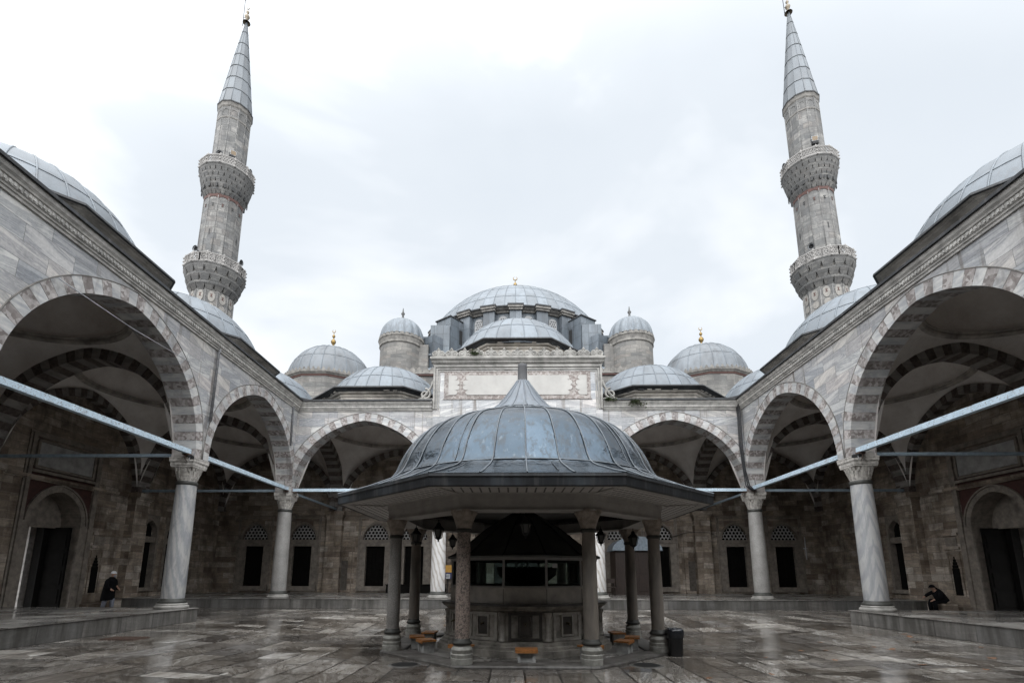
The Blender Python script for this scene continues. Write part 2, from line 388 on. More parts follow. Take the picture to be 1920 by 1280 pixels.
def floor_mat():
    t = NT('wet_marble_paving'); p = t.pos()
    s = t.n('SeparateXYZ', {0: p}); x, y = s.outputs[0], s.outputs[1]
    wob = t.math('MULTIPLY', t.math('SUBTRACT', t.noise(p, .6, 2), .5), .14)
    def br(vec, w, h, off=.5):
        return t.n('TexBrick', {'Vector': vec, 'Color1': 0.0, 'Color2': 1.0, 'Mortar': .5, 'Scale': 1.0, 'Mortar Size': .022, 'Mortar Smooth': .1, 'Bias': 0.0, 'Brick Width': w, 'Row Height': h}, offset=off, squash=.62, squash_frequency=3)
    va = t.n('CombineXYZ', {0: t.math('ADD', y, wob), 1: t.math('ADD', x, t.math('MULTIPLY', wob, .4)), 2: 0.0}).outputs[0]
    vb = t.n('CombineXYZ', {0: t.math('ADD', x, wob), 1: y, 2: 0.0}).outputs[0]
    A = br(va, 1.75, .66, .37); B = br(vb, 1.5, .60, .43)
    vc = t.n('RGBToBW', {0: t.n('TexVoronoi', {'Vector': t.vadd(p, t.n('CombineXYZ', {0: t.math('MULTIPLY', wob, 6.0), 1: 0.0, 2: 0.0}).outputs[0]), 'Scale': .30}, distance='CHEBYCHEV').outputs['Color']}).outputs[0]
    msk = t.math('GREATER_THAN', vc, .52)
    fac = t.math('ADD', t.math('MULTIPLY', A.outputs['Fac'], t.math('SUBTRACT', 1.0, msk)), t.math('MULTIPLY', B.outputs['Fac'], msk))
    rn = t.n('RGBToBW', {0: t.mix(msk, A.outputs[0], B.outputs[0])}).outputs[0]
    wn = t.n('TexWhiteNoise', {'W': t.math('MULTIPLY', rn, 811.7)}, noise_dimensions='1D')
    r2 = wn.outputs[0]
    base = t.ramp(r2, [(0, (.075,.066,.058)), (.2, (.23,.212,.19)), (.36, (.11,.102,.096)), (.52, (.31,.29,.265)), (.64, (.14,.125,.11)), (.78, (.44,.42,.39)), (.86, (.15,.142,.136)), (1, (.54,.52,.485))])
    rot = t.n('VectorRotate', {'Vector': p, 'Angle': t.math('ADD', t.math('MULTIPLY', t.math('SUBTRACT', r2, .5), 1.4), 1.3)}, rotation_type='Z_AXIS').outputs[0]
    vn = t.noise(t.mapping(rot, scale=(.8, 5, 1)), 1.0, 6, .65, .8, w=t.math('MULTIPLY', r2, 37.0))
    c = t.mix(t.ramp(vn, [(.40, .0), (.50, .9), (.56, .3), (.66, 1)]), base, t.mix(1.0, base, (.33,.30,.27), 'MULTIPLY'))
    # worn pale patches and wet dark patches
    w1 = t.noise(t.mapping(p, scale=(1,.6,1)), .9, 6, .7)
    c = t.mix(t.ramp(w1, [(.50, 0), (.56, .4)]), c, t.mix(1.0, c, (.42,.37,.32), 'MULTIPLY'))
    w2 = t.noise(t.vadd(p, (31.0, 7.0, 0.0)), 1.6, 7, .72)
    c = t.mix(t.ramp(w2, [(.60, 0), (.66, .35)]), c, (.45,.42,.38))
    c = t.mix(t.math('MULTIPLY', fac, .9), c, (.018,.016,.014))
    wet = t.noise(p, .45, 5, .6)
    rg = t.ramp(t.math('ADD', t.math('MULTIPLY', wet, .7), t.math('MULTIPLY', vn, .3)), [(.42, .035), (.50, .14), (.60, .50)])
    g = t.n('NewGeometry').outputs['Normal']
    tilt = t.n('VectorMath', {0: t.n('VectorMath', {0: wn.outputs[1], 1: (.5,.5,.5)}, operation='SUBTRACT').outputs[0], 1: (.022,.022,0)}, operation='MULTIPLY').outputs[0]
    nn = t.n('VectorMath', {0: t.vadd(g, tilt)}, operation='NORMALIZE').outputs[0]
    h = t.math('SUBTRACT', t.math('MULTIPLY', t.noise(p, 9, 6, .65), .5), fac)
    return t.done(c, rg, normal=t.bump(h, .30, .012, nn), spec=.45)
M['floor'] = floor_mat()
def plat_mat():
    t = NT('wet_platform_paving'); p = t.pos()
    b = t.n('TexBrick', {'Vector': p, 'Color1': 0.0, 'Color2': 1.0, 'Mortar': .5, 'Scale': 1.0, 'Mortar Size': .008, 'Brick Width': 1.4, 'Row Height': .8})
    r = t.n('RGBToBW', {0: b.outputs[0]}).outputs[0]
    c = t.ramp(r, [(0, (.12,.11,.10)), (.5, (.20,.19,.177)), (1, (.28,.265,.245))])
    n = t.noise(t.mapping(p, scale=(1,.5,1)), .9, 6, .68)
    c = t.mix(t.ramp(n, [(.45, 0), (.62, .8)]), c, t.mix(1.0, c, .35, 'MULTIPLY'))
    c = t.mix(t.math('MULTIPLY', b.outputs['Fac'], .6), c, (.03,.03,.028))
    rg = t.ramp(t.noise(p, .7, 4), [(.4, .12), (.62, .45)])
    return t.done(c, rg, normal=t.bump(t.noise(p, 8, 5), .12, .01))
M['plat'] = plat_mat()

def glass_mat():
    t = NT('thin_window_glass')
    g = t.n('BsdfGlossy', {'Color': (.8,.85,.85), 'Roughness': .03}).outputs[0]
    tr = t.n('BsdfTransparent', {'Color': (.70,.76,.75)}).outputs[0]
    fr = t.n('Fresnel', {'IOR': 1.3}).outputs[0]
    m = t.n('MixShader', {0: fr, 1: tr, 2: g}).outputs[0]
    t.t.links.new(m, t.out.inputs[0]); return t.mat
M['glass'] = glass_mat()
def bulb_mat():
    t = NT('lantern_frosted_glass')
    return t.done((.09,.09,.085), .25)
M['bulb'] = bulb_mat()

# ------------------------------------------------------------------ camera
cam = bpy.data.cameras.new('camera'); co = bpy.data.objects.new('camera', cam); COL.objects.link(co)
_f, _pit, _rol, _yaw = 950.43, .1946, .0024, -.0196
cy_, sy_, cp_, sp_ = cos(_yaw), sin(_yaw), cos(_pit), sin(_pit)
R_ = Vector((cy_, -sy_, 0)); F_ = Vector((sy_*cp_, cy_*cp_, sp_)); U_ = Vector((-sy_*sp_, -cy_*sp_, cp_))
Rr = R_*cos(_rol) + U_*sin(_rol); Ur = U_*cos(_rol) - R_*sin(_rol)
mx = Matrix.Identity(4)
for i in range(3): mx[i][0] = Rr[i]; mx[i][1] = Ur[i]; mx[i][2] = -F_[i]
mx[0][3], mx[1][3], mx[2][3] = -.204, -25.798, 1.649
co.matrix_world = mx
cam.sensor_width = 36; cam.lens = 36*_f/1920
cam.shift_x = (960-945.0)/1920; cam.shift_y = (888.33-640)/1920
cam.clip_start = .1; cam.clip_end = 3000
scene.camera = co

# ------------------------------------------------------------------ world + sun
w = bpy.data.worlds.new('World'); scene.world = w; w.use_nodes = True
nt = w.node_tree; nt.nodes.clear()
def wn(typ, **at):
    nd = nt.nodes.new('ShaderNode'+typ)
    for k, v in at.items(): setattr(nd, k, v)
    return nd
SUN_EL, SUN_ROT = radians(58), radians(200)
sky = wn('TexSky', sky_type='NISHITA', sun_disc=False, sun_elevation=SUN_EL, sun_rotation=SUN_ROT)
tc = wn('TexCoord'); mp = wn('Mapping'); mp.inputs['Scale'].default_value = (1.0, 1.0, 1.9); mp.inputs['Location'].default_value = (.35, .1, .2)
# overcast sky: part behind the camera brightened as unseen fill, darker cloud ahead
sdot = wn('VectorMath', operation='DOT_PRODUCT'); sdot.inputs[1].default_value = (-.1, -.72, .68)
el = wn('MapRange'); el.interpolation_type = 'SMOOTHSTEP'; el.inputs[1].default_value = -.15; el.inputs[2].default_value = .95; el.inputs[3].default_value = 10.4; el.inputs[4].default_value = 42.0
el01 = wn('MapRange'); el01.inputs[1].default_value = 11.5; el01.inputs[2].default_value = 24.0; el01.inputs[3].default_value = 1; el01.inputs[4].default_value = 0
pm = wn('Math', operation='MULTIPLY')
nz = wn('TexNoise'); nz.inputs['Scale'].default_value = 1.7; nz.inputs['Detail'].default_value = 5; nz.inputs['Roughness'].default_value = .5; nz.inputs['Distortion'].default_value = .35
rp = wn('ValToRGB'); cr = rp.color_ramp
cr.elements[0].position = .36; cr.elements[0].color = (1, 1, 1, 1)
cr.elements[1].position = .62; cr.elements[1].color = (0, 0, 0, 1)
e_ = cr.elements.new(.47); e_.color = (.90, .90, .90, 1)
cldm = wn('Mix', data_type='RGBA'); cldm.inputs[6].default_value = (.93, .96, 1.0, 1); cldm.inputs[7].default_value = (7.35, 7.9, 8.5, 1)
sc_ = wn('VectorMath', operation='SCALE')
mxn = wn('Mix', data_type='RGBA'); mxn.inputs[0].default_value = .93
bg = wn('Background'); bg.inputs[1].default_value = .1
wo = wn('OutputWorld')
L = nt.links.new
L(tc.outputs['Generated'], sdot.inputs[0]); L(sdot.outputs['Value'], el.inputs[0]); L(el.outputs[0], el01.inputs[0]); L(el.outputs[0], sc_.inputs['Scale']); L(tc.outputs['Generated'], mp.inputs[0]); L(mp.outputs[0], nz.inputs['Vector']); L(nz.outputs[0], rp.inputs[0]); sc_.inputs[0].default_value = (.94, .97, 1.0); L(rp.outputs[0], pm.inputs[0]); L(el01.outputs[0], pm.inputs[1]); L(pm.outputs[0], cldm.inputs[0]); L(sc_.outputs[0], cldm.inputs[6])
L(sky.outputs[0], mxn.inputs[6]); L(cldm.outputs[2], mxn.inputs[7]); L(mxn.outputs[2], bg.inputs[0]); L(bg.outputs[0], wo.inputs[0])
sl = bpy.data.lights.new('sun', 'SUN'); sl.energy = .8; sl.angle = radians(70); sl.color = (1, .97, .93)
so = bpy.data.objects.new('sun', sl); COL.objects.link(so)
az = radians(200)   # compass-like, 0 = +Y
sd = Vector((sin(az)*cos(SUN_EL), cos(az)*cos(SUN_EL), sin(SUN_EL)))
so.rotation_euler = (-sd).to_track_quat('-Z', 'Y').to_euler()
vs = scene.view_settings; vs.view_transform = 'Standard'; vs.look = 'None'; vs.exposure = .20; vs.gamma = 1
scene.cycles.max_bounces = 10; scene.cycles.diffuse_bounces = 7; scene.cycles.glossy_bounces = 3; scene.cycles.transparent_max_bounces = 12
M['trimp'] = simple('weathered_portal_carving', (.235,.225,.208), .75, var=.45, scale=2.2, bump=.35)
M['drumwin'] = simple('plaster_window_lattice', (.26,.26,.26), .8, var=.2)
M['breccia'] = vous('breccia_slab', (.145,.115,.102), (.304,.277,.257), True)
M['trimw'] = simple('white_marble_slab', (.3247,.3116,.2919), .55, var=.12, scale=1.2)
M['redpale'] = simple('red_painted_plaster', (.28,.16,.13), .85, var=.4)
M['istoned'] = simple('niche_shade_limestone', (.07,.06,.05), .85, var=.4)
M['lead2'] = lead('streaked_lead_sheet', (.0734,.0799,.0864), (.1339,.1469,.1598), (.1728,.1901,.2074), .42)
M['fbase'] = simple('worn_pale_base_stone', (.28,.275,.25), .7, var=.4, scale=7, bump=.4)
M['fcap'] = simple('brown_capital_stone', (.26,.22,.185), .75, var=.45, scale=8, bump=.3)
M['lead4'] = lead('pale_wet_lead', (.0800,.0960,.1160), (.1200,.1400,.1640), (.1440,.1680,.1920), .25, .2)
M['leadd2'] = lead('dark_spike_lead', (.035,.035,.038), (.055,.055,.058), (.085,.085,.088), .5)
M['fascia'] = lead('streaked_fascia_lead', (.0070,.0080,.0090), (.0150,.0170,.0200), (.0500,.0600,.0700), .45)
M['basin2'] = simple('carved_grey_marble_panel', (.30,.28,.25), .6, var=.5, scale=4, bump=.3)
M['tap'] = simple('brass_tap', (.10,.085,.055), .4, .6)
M['fgrey2'] = simple('stool_stone', (.36,.36,.35), .7, var=.4, scale=6, bump=.3)
M['leadrib'] = lead('lead_seam', (.0918,.1040,.1163), (.1346,.1530,.1714), (.1775,.2020,.2264), .45)
M['drumst'] = simple('stained_drum_stone', (.299,.273,.240), .8, var=.6, scale=1.2, bump=.3)
TF_F = lambda p: (p[0], p[1], p[2])
TF_L = lambda p: (-12-p[1], p[0], p[2])
TF_R = lambda p: (12+p[1], p[0], p[2])
# ================================================================== arches
S0, RISE, ZS = 3.61, 3.78, 5.72
def arch_half(s, rise, d, n):
    big = rise > 2
    if big: rise = rise-.09
    e = (rise*rise-s*s)/(2*s); R = s+e+d
    fm = acos(e/R) if abs(e) < R else pi/2
    pts = [(e-R*cos(fm*k/n), R*sin(fm*k/n)) for k in range(n+1)]
    if big: pts = [(x, z+.10*max(0, 1-abs(x)/1.4)) for x, z in pts]
    return pts   # x<=0, spring to apex
def arch_curve(s, rise, d, n):
    h = arch_half(s, rise, d, n)
    return h + [(-x, z) for x, z in reversed(h[:-1])]
def ext_curve(s, rise, d, n):   # extrados that thins towards the springing
    lo = arch_curve(s, rise, d-.09, n); hi = arch_curve(s, rise, d, n); N = len(lo)-1
    out = []
    for k in range(N+1):
        f = min(1, 3*(1-abs(2*k/N-1))); f = f*f*(3-2*f)
        out.append((lo[k][0]+(hi[k][0]-lo[k][0])*f, lo[k][1]+(hi[k][1]-lo[k][1])*f))
    return out
def arch_ring(mb, cu, zs, s, rise, d0, d1, w0, w1, n, mats=(0,1), gap=.004, swap=0):
    a = arch_curve(s, rise, d0, n*2); b = ext_curve(s, rise, d1, n*2) if d1 > .3 else arch_curve(s, rise, d1, n*2)
    nb = n*2
    for k in range(nb):
        i0, i1, i2 = 2*k, 2*k+1, 2*k+2
        r = random.random(); mt = mats[(k+swap) % 2]
        j = random.uniform(-.004, .004)
        def P(q, w): return (cu+q[0], w, zs+q[1])
        def lerp(p, q, f): return (p[0]+(q[0]-p[0])*f, p[1]+(q[1]-p[1])*f)
        A0, A1, A2 = lerp(a[i0], a[i1], .025), a[i1], lerp(a[i2], a[i1], .025)
        B0, B1, B2 = lerp(b[i0], b[i1], .025), b[i1], lerp(b[i2], b[i1], .025)
        for lo, hi in (((A0, B0), (A1, B1)), ((A1, B1), (A2, B2))):
            c = [P(lo[0], w0-j), P(hi[0], w0-j), P(hi[0], w1+j), P(lo[0], w1+j), P(lo[1], w0-j), P(hi[1], w0-j), P(hi[1], w1+j), P(lo[1], w1+j)]
            mb.hexa(c, mt, r)
def arch_wall(mb, cu, u0, u1, zs, s, rise, d, ztop, w0, w1, n=14, mat=0):
    c = [(u0-cu, 0)] + ext_curve(s, rise, d, n) + [(u1-cu, 0)]
    for w in (w0, w1):
        for p, q in zip(c[:-1], c[1:]):
            if q[0]-p[0] < 1e-4: continue
            mb.face([(cu+p[0], w, zs+p[1]), (cu+q[0], w, zs+q[1]), (cu+q[0], w, ztop), (cu+p[0], w, ztop)], mat)
    for p, q in zip(c[:-1], c[1:]):
        mb.face([(cu+p[0], w0, zs+p[1]), (cu+q[0], w0, zs+q[1]), (cu+q[0], w1, zs+q[1]), (cu+p[0], w1, zs+p[1])], mat)
def extrude_profile(mb, prof, u0, u1, mat=0):
    # prof: (w,z) closed polygon, extruded along u
    n = len(prof)
    a = [mb.vert((u0, p[0], p[1])) for p in prof]; b = [mb.vert((u1, p[0], p[1])) for p in prof]
    for i in range(n):
        j = (i+1) % n
        mb.fidx([a[i], a[j], b[j], b[i]], mat)
    mb.fidx(list(reversed(a)), mat); mb.fidx(b, mat)
def poly_ring(mb, c, prof, n, phase, mat=0, closed=False, rndf=None):
    # flat-sided lathe: prof (apothem,z)
    k = 1/cos(pi/n)
    rows = [[(c[0]+r*k*cos(2*pi*j/n+phase), c[1]+r*k*sin(2*pi*j/n+phase), c[2]+z) for j in range(n)] for r, z in prof]
    if closed: rows.append(rows[0])
    mb.grid(rows, mat, False, True, None, rndf)
def irr_oct(ap, t):  # octagon, apothem ap, half side t on the four axis sides
    return [(-t,-ap),(t,-ap),(ap,-t),(ap,t),(t,ap),(-t,ap),(-ap,t),(-ap,-t)]
def oct_rows(mb, c, prof, mat=0, rndf=None):
    rows = [[(c[0]+x, c[1]+y, c[2]+z) for x, y in irr_oct(ap, ap*.45)] for ap, z in prof]
    mb.grid(rows, mat, False, True, None, rndf)

# lead dome: spherical cap panels + standing seams
def lead_dome(mb, c, R, zc, zb, nseg=28, seams=(.33,.66), rib=.03, mat=0, top=None, sub=2, sz=1.0, rmat=1):
    # sphere centre (c, zc) radius R, from zb up. sz scales height above zc
    a0 = math.asin(max(-1, min(1, (zb-zc)/(R*sz))))
    rows = 15
    prof = [(R*cos(a0+(pi/2-a0)*k/rows), zc+R*sz*sin(a0+(pi/2-a0)*k/rows)) for k in range(rows)]
    prof.append((.04, zc+R*sz))
    cells = {}
    def rf(i, j):
        s = sum(1 for q in seams if i/rows >= q)
        return cells.setdefault((j//sub, s), random.random())
    mb.lathe([(r, z) for r, z in prof], (c[0], c[1], 0), nseg*sub, mat, True, rndf=rf)
    # per-sector ribs stop short of the crown
    for j in range(nseg):
        t = 2*pi*j/nseg
        q = [(c[0]+(r+.005)*cos(t), c[1]+(r+.005)*sin(t), z) for r, z in prof[:-1]]
        mb.tube(q, [rib]*(len(q)-1)+[rib*.5], 5, rmat, True, False)
    for s in seams:
        i = s*rows; a = a0+(pi/2-a0)*s
        r, z = R*cos(a)+.004, zc+R*sz*sin(a)
        pts = [(c[0]+r*cos(2*pi*j/(nseg*sub)), c[1]+r*sin(2*pi*j/(nseg*sub)), z) for j in range(nseg*sub+1)]
        mb.tube(pts, rib*.55, 4, rmat, False, False)
def finial(parent, c, h, mat, name='finial'):
    mb = MB()
    pr = [(.30,0),(.22,.06),(.07,.14),(.06,.22),(.16,.30),(.20,.38),(.15,.46),(.05,.53),(.045,.58),(.11,.63),(.12,.68),(.06,.74),(.025,.78),(.02,.86)]
    mb.lathe([(r*h*.62, z*h) for r, z in pr], c, 12, 0, True, cap1=True)
    # crescent
    pts = []
    for k in range(15):
        a = radians(-245+310*k/14) ; pts.append((c[0]+.075*h*cos(a), c[1], c[2]+h*.94+.075*h*sin(a)))
    mb.tube(pts, [.004*h+.017*h*sin(pi*k/14) for k in range(15)], 6)
    return mb.build(name, mat, parent)
def knob(parent, c, h, mat):
    mb = MB(); mb.lathe([(.28*h,0),(.12*h,.12*h),(.06*h,.4*h),(.14*h,.55*h),(.06*h,.7*h),(.02*h,1*h)], c, 10, 0, True, cap1=True)
    return mb.build('finial', mat, parent)

# ------------------------------------------------------------------ column
def make_column(parent, x, y, kind, z0=.46):
    mb = MB()
    prof = [(.358, .33), (.362, .6), (.36, 1.6), (.352, 2.6), (.338, 3.6), (.322, 4.42)]
    mb.lathe(prof, (x, y, z0), 40)
    col = mb.build('column', M['c_'+kind], parent, (x, y, z0)); col.location = Vector((x, y, z0))-parent.location
    b = MB()
    b.lathe([(.50,0),(.515,.02),(.525,.06),(.515,.10),(.49,.115),(.47,.125)], (x, y, z0), 40, 0)
    b.lathe([(.465,.125),(.475,.15),(.465,.18),(.43,.19)], (x, y, z0), 40, 0)
    b.build('base', M['trimp'], col)
    b = MB(); b.lathe([(.43,.185),(.445,.21),(.44,.25),(.405,.275),(.385,.285),(.38,.335),(.355,.345)], (x, y, z0), 40, 0)
    b.build('collar', M['collar'], col)
    b = MB(); b.lathe([(.328,4.28),(.35,4.30),(.355,4.36),(.34,4.41),(.32,4.42)], (x, y, z0), 32, 0)
    b.build('neck_ring', M['collar'], col)
    c = MB()
    def sq(t, r, p):   # superellipse radius
        return r/((abs(cos(t))**p+abs(sin(t))**p)**(1/p))
    zz = z0+4.41
    tiers = [(.305,2,.10,14),(.325,2.3,.13,16),(.345,2.8,.13,16),(.365,3.6,.13,20)]
    core = [(.30,0),(.31,.1),(.33,.22),(.35,.35),(.37,.48),(.37,.5)]
    c.lathe(core, (x, y, zz), 32)
    h = 0
    for r, p, dh, n in tiers:
        for k in range(n):
            t = 2*pi*(k+.5*(len(c.v) % 2))/n; rr = sq(t, r, p)
            dx, dy = cos(t), sin(t); wd = pi*rr/n*.80
            ax = Vector((-dy, dx, 0)); out = Vector((dx, dy, 0))
            base = Vector((x, y, zz+h+.012)) + out*(rr-.05)
            c.hexa([base-ax*wd*.45-out*.05, base+ax*wd*.45-out*.05, base+ax*wd*.45+out*.035, base-ax*wd*.45+out*.035,
                    base-ax*wd-out*.05+Vector((0,0,dh)), base+ax*wd-out*.05+Vector((0,0,dh)), base+ax*wd+out*.085+Vector((0,0,dh)), base-ax*wd+out*.085+Vector((0,0,dh))])
        h += dh-.008
    z = zz+.49
    for r, a, bz in ((.40,0,.06),(.415,.06,.17),(.43,.17,.20),(.445,.20,.30),(.455,.30,.345)):
        c.box(x-r, x+r, y-r, y+r, z+a, z+bz-.001)
    c.build('capital', M['cap'], col)
    return col

# ------------------------------------------------------------------ interior vault over a bay (world coords through tf)
def vault(parent, tf, cu, cw=4.0, h=3.62):
    mb = MB(tf)
    n = 14; N = 4*n; rim_r, rim_z = 3.42, ZS+RISE+.50
    RB = RISE-.09; e = (RB*RB-S0*S0)/(2*S0)
    def zarch(x):
        d = .015+.43*(1-abs(x)/h)**.7; R = S0+e+d
        xx = min(abs(x)+e, R); return ZS+sqrt(max(0, R*R-xx*xx))
    bnd = []
    for s in range(4):
        for k in range(n):
            q = tan_(-pi/4+pi/2*k/n)*h
            p = [(q,-h),(h,q),(-q,h),(-h,-q)][s]
            bnd.append((p[0], p[1], zarch(q)))
    rows = []
    T = 8
    for i in range(T+1):
        f = i/T; row = []
        for x, y, z in bnd:
            a = atan2(y, x); r0 = math.hypot(x, y)
            r = r0+(rim_r-r0)*(1-cos(f*pi/2)); zz = z+(rim_z-z)*sin(f*pi/2)
            row.append((cu+r*cos(a), cw+r*sin(a), zz))
        rows.append(row)
    mb.grid(rows, 0, True, True)
    # dome shell inside
    dr = []
    for i in range(9):
        a = pi/2*i/8
        r = max(.02, (rim_r-.02)*cos(a))
        dr.append([(cu+r*cos(2*pi*k/N), cw+r*sin(2*pi*k/N), rim_z+.16+3.3*sin(a)) for k in range(N)])
    mb.grid(dr, 0, True, True)
    v = mb.build('vault', M['plaster'], parent)
    m2 = MB(tf)
    rr = []
    for r, z in ((rim_r+.02,-.06),(rim_r-.09,-.03),(rim_r-.13,.03),(rim_r-.07,.06),(rim_r-.16,.09),(rim_r-.18,.15),(rim_r-.02,.18)):
        rr.append([(cu+r*cos(2*pi*k/48), cw+r*sin(2*pi*k/48), rim_z+z) for k in range(48)])
    m2.grid(rr, 0, False, True)
    m2.build('dome_moulding', M['plasterd'], v)
    return v
def tan_(a): return sin(a)/cos(a)
M['plasterd'] = simple('dark_plaster_moulding', (.36,.33,.30), .9, var=.5, scale=2)  # ring toned darker than the vault plaster

# ------------------------------------------------------------------ exterior dome of a bay
def bay_dome(parent, tf, cu, cw=4.0, zc=10.35, R=3.75, zroof=10.5, zeave=11.5, h=.0, fin=True):
    c = tf((cu, cw, 0))
    mb = MB()
    lead_dome(mb, c, R, zc, zeave-.15, 30, (.30,.64), .030)
    d = mb.build('dome', [M['lead'], M['leadrib']], parent)
    m = MB()
    oct_rows(m, (c[0], c[1], 0), [(3.60, zroof-.4), (3.60, zeave-.40), (3.66, zeave-.39), (3.70, zeave-.33), (3.65, zeave-.32), (3.62, zeave-.24), (3.76, zeave-.21), (3.80, zeave-.15), (3.80, zeave-.14)])
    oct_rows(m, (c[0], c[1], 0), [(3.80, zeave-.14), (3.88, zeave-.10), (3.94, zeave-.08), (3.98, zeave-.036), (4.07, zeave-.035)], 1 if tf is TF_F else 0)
    rj = random.Random(int(c[0]*7+c[1]*3))
    for j in range(8):   # broken stone brackets under the eave
        A, B = [Vector((c[0]+q[0], c[1]+q[1], 0)) for q in (irr_oct(3.58, 3.58*.45)[j], irr_oct(3.58, 3.58*.45)[(j+1) % 8])]
        t_ = (B-A).normalized(); n_ = Vector((t_.y, -t_.x, 0)); L_ = (B-A).length
        nb_ = int(L_/.42)
        for k in range(nb_):
            if tf is not TF_F or rj.random() < .25: continue
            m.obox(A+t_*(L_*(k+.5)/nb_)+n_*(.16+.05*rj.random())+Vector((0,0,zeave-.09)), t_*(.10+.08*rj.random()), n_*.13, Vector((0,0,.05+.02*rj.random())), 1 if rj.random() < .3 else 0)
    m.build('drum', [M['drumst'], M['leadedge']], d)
    m = MB()
    oct_rows(m, (c[0], c[1], 0), [(4.06, zeave-.034), (4.10, zeave-.034), (4.14, zeave-.02), (4.12, zeave+.055), (3.55, zeave+.14), (3.0, zeave+.16)])
    m.build('eave', M['leadedge'], d)
    if fin: knob(d, (c[0], c[1], zc+R-.02), .42, M['darkgold'])
    return d

CORN = [(-.30,10.02),(-.475,10.02),(-.49,10.08),(-.53,10.09),(-.54,10.13),(-.58,10.15),(-.60,10.255),(-.64,10.27),(-.66,10.31),(-.72,10.36),(-.76,10.44),(-.76,10.47),(-.30,10.47)]
def shiftp(p, dz): return [(w, z+dz) for w, z in p]
def cornice(parent, tf, segs, dz=0):
    for u0, u1 in segs:
        mb = MB(tf)
        extrude_profile(mb, shiftp(CORN, dz), u0, u1)
        k = int((u1-u0)/.12)
        for i in range(k):
            u = u0+(i+.5)*(u1-u0)/k
            mb.box(u-.032, u+.032, -.612, -.585, 10.165+dz, 10.25+dz)
        c = mb.build('cornice', M['trim'], parent)
        m = MB(tf)
        extrude_profile(m, shiftp([(-.3,10.474),(-.80,10.474),(-.815,10.45),(-.83,10.46),(-.82,10.55),(-.3,10.58)], dz), u0, u1)
        m.build('lead_flashing', M['leadedge'], c)
    return c
def tie(parent, tf, a, b, z, r, mat, fixture=True):
    mb = MB(tf)
    A, B = Vector((*a, z)), Vector((*b, z)); d = (B-A).normalized(); s = Vector((-d.y, d.x, 0))
    mb.obox((A+B)/2, d*((B-A).length/2), s*r, Vector((0,0,r)))
    t = mb.build('tie_beam', mat, parent)
    if fixture:
        m = MB(tf)
        for e_, sg in ((A, 1), (B, -1)):
            p = e_+d*sg*.05
            m.obox(p+Vector((0,0,-r-.03)), d*.16, s*(r+.03), Vector((0,0,.03)))
            pts = [p+Vector((0,0,-r-.04))+d*sg*(.06+.09*sin(q*pi/6)) + Vector((0,0,-.11+.11*cos(q*pi/6))) for q in range(7)]
            m.tube(pts, .014, 5)
        m.build('anchor', M['rust'], t)
    return t

# back wall with rectangular openings
def holed_wall(mb, u0, u1, z0, z1, wf, wb, holes, mat=0):
    us = sorted({u0, u1, *[h[0] for h in holes], *[h[1] for h in holes]}); zs = sorted({z0, z1, *[h[2] for h in holes], *[h[3] for h in holes]})
    for a, b in zip(us[:-1], us[1:]):
        for c, d in zip(zs[:-1], zs[1:]):
            if any(h[0] <= a+1e-6 and b <= h[1]+1e-6 and h[2] <= c+1e-6 and d <= h[3]+1e-6 for h in holes): continue
            mb.face([(a,wf,c),(b,wf,c),(b,wf,d),(a,wf,d)], mat); mb.face([(a,wb,c),(a,wb,d),(b,wb,d),(b,wb,c)], mat)
    for a, b, c, d in holes:
        mb.face([(a,wf,c),(a,wf,d),(a,wb,d),(a,wb,c)], mat); mb.face([(b,wf,c),(b,wb,c),(b,wb,d),(b,wf,d)], mat)
        mb.face([(a,wf,d),(b,wf,d),(b,wb,d),(a,wb,d)], mat); mb.face([(a,wf,c),(a,wb,c),(b,wb,c),(b,wf,c)], mat)
    mb.face([(u0,wf,z1),(u1,wf,z1),(u1,wb,z1),(u0,wb,z1)], mat)
    for u in (u0, u1): mb.face([(u,wf,z0),(u,wb,z0),(u,wb,z1),(u,wf,z1)], mat)

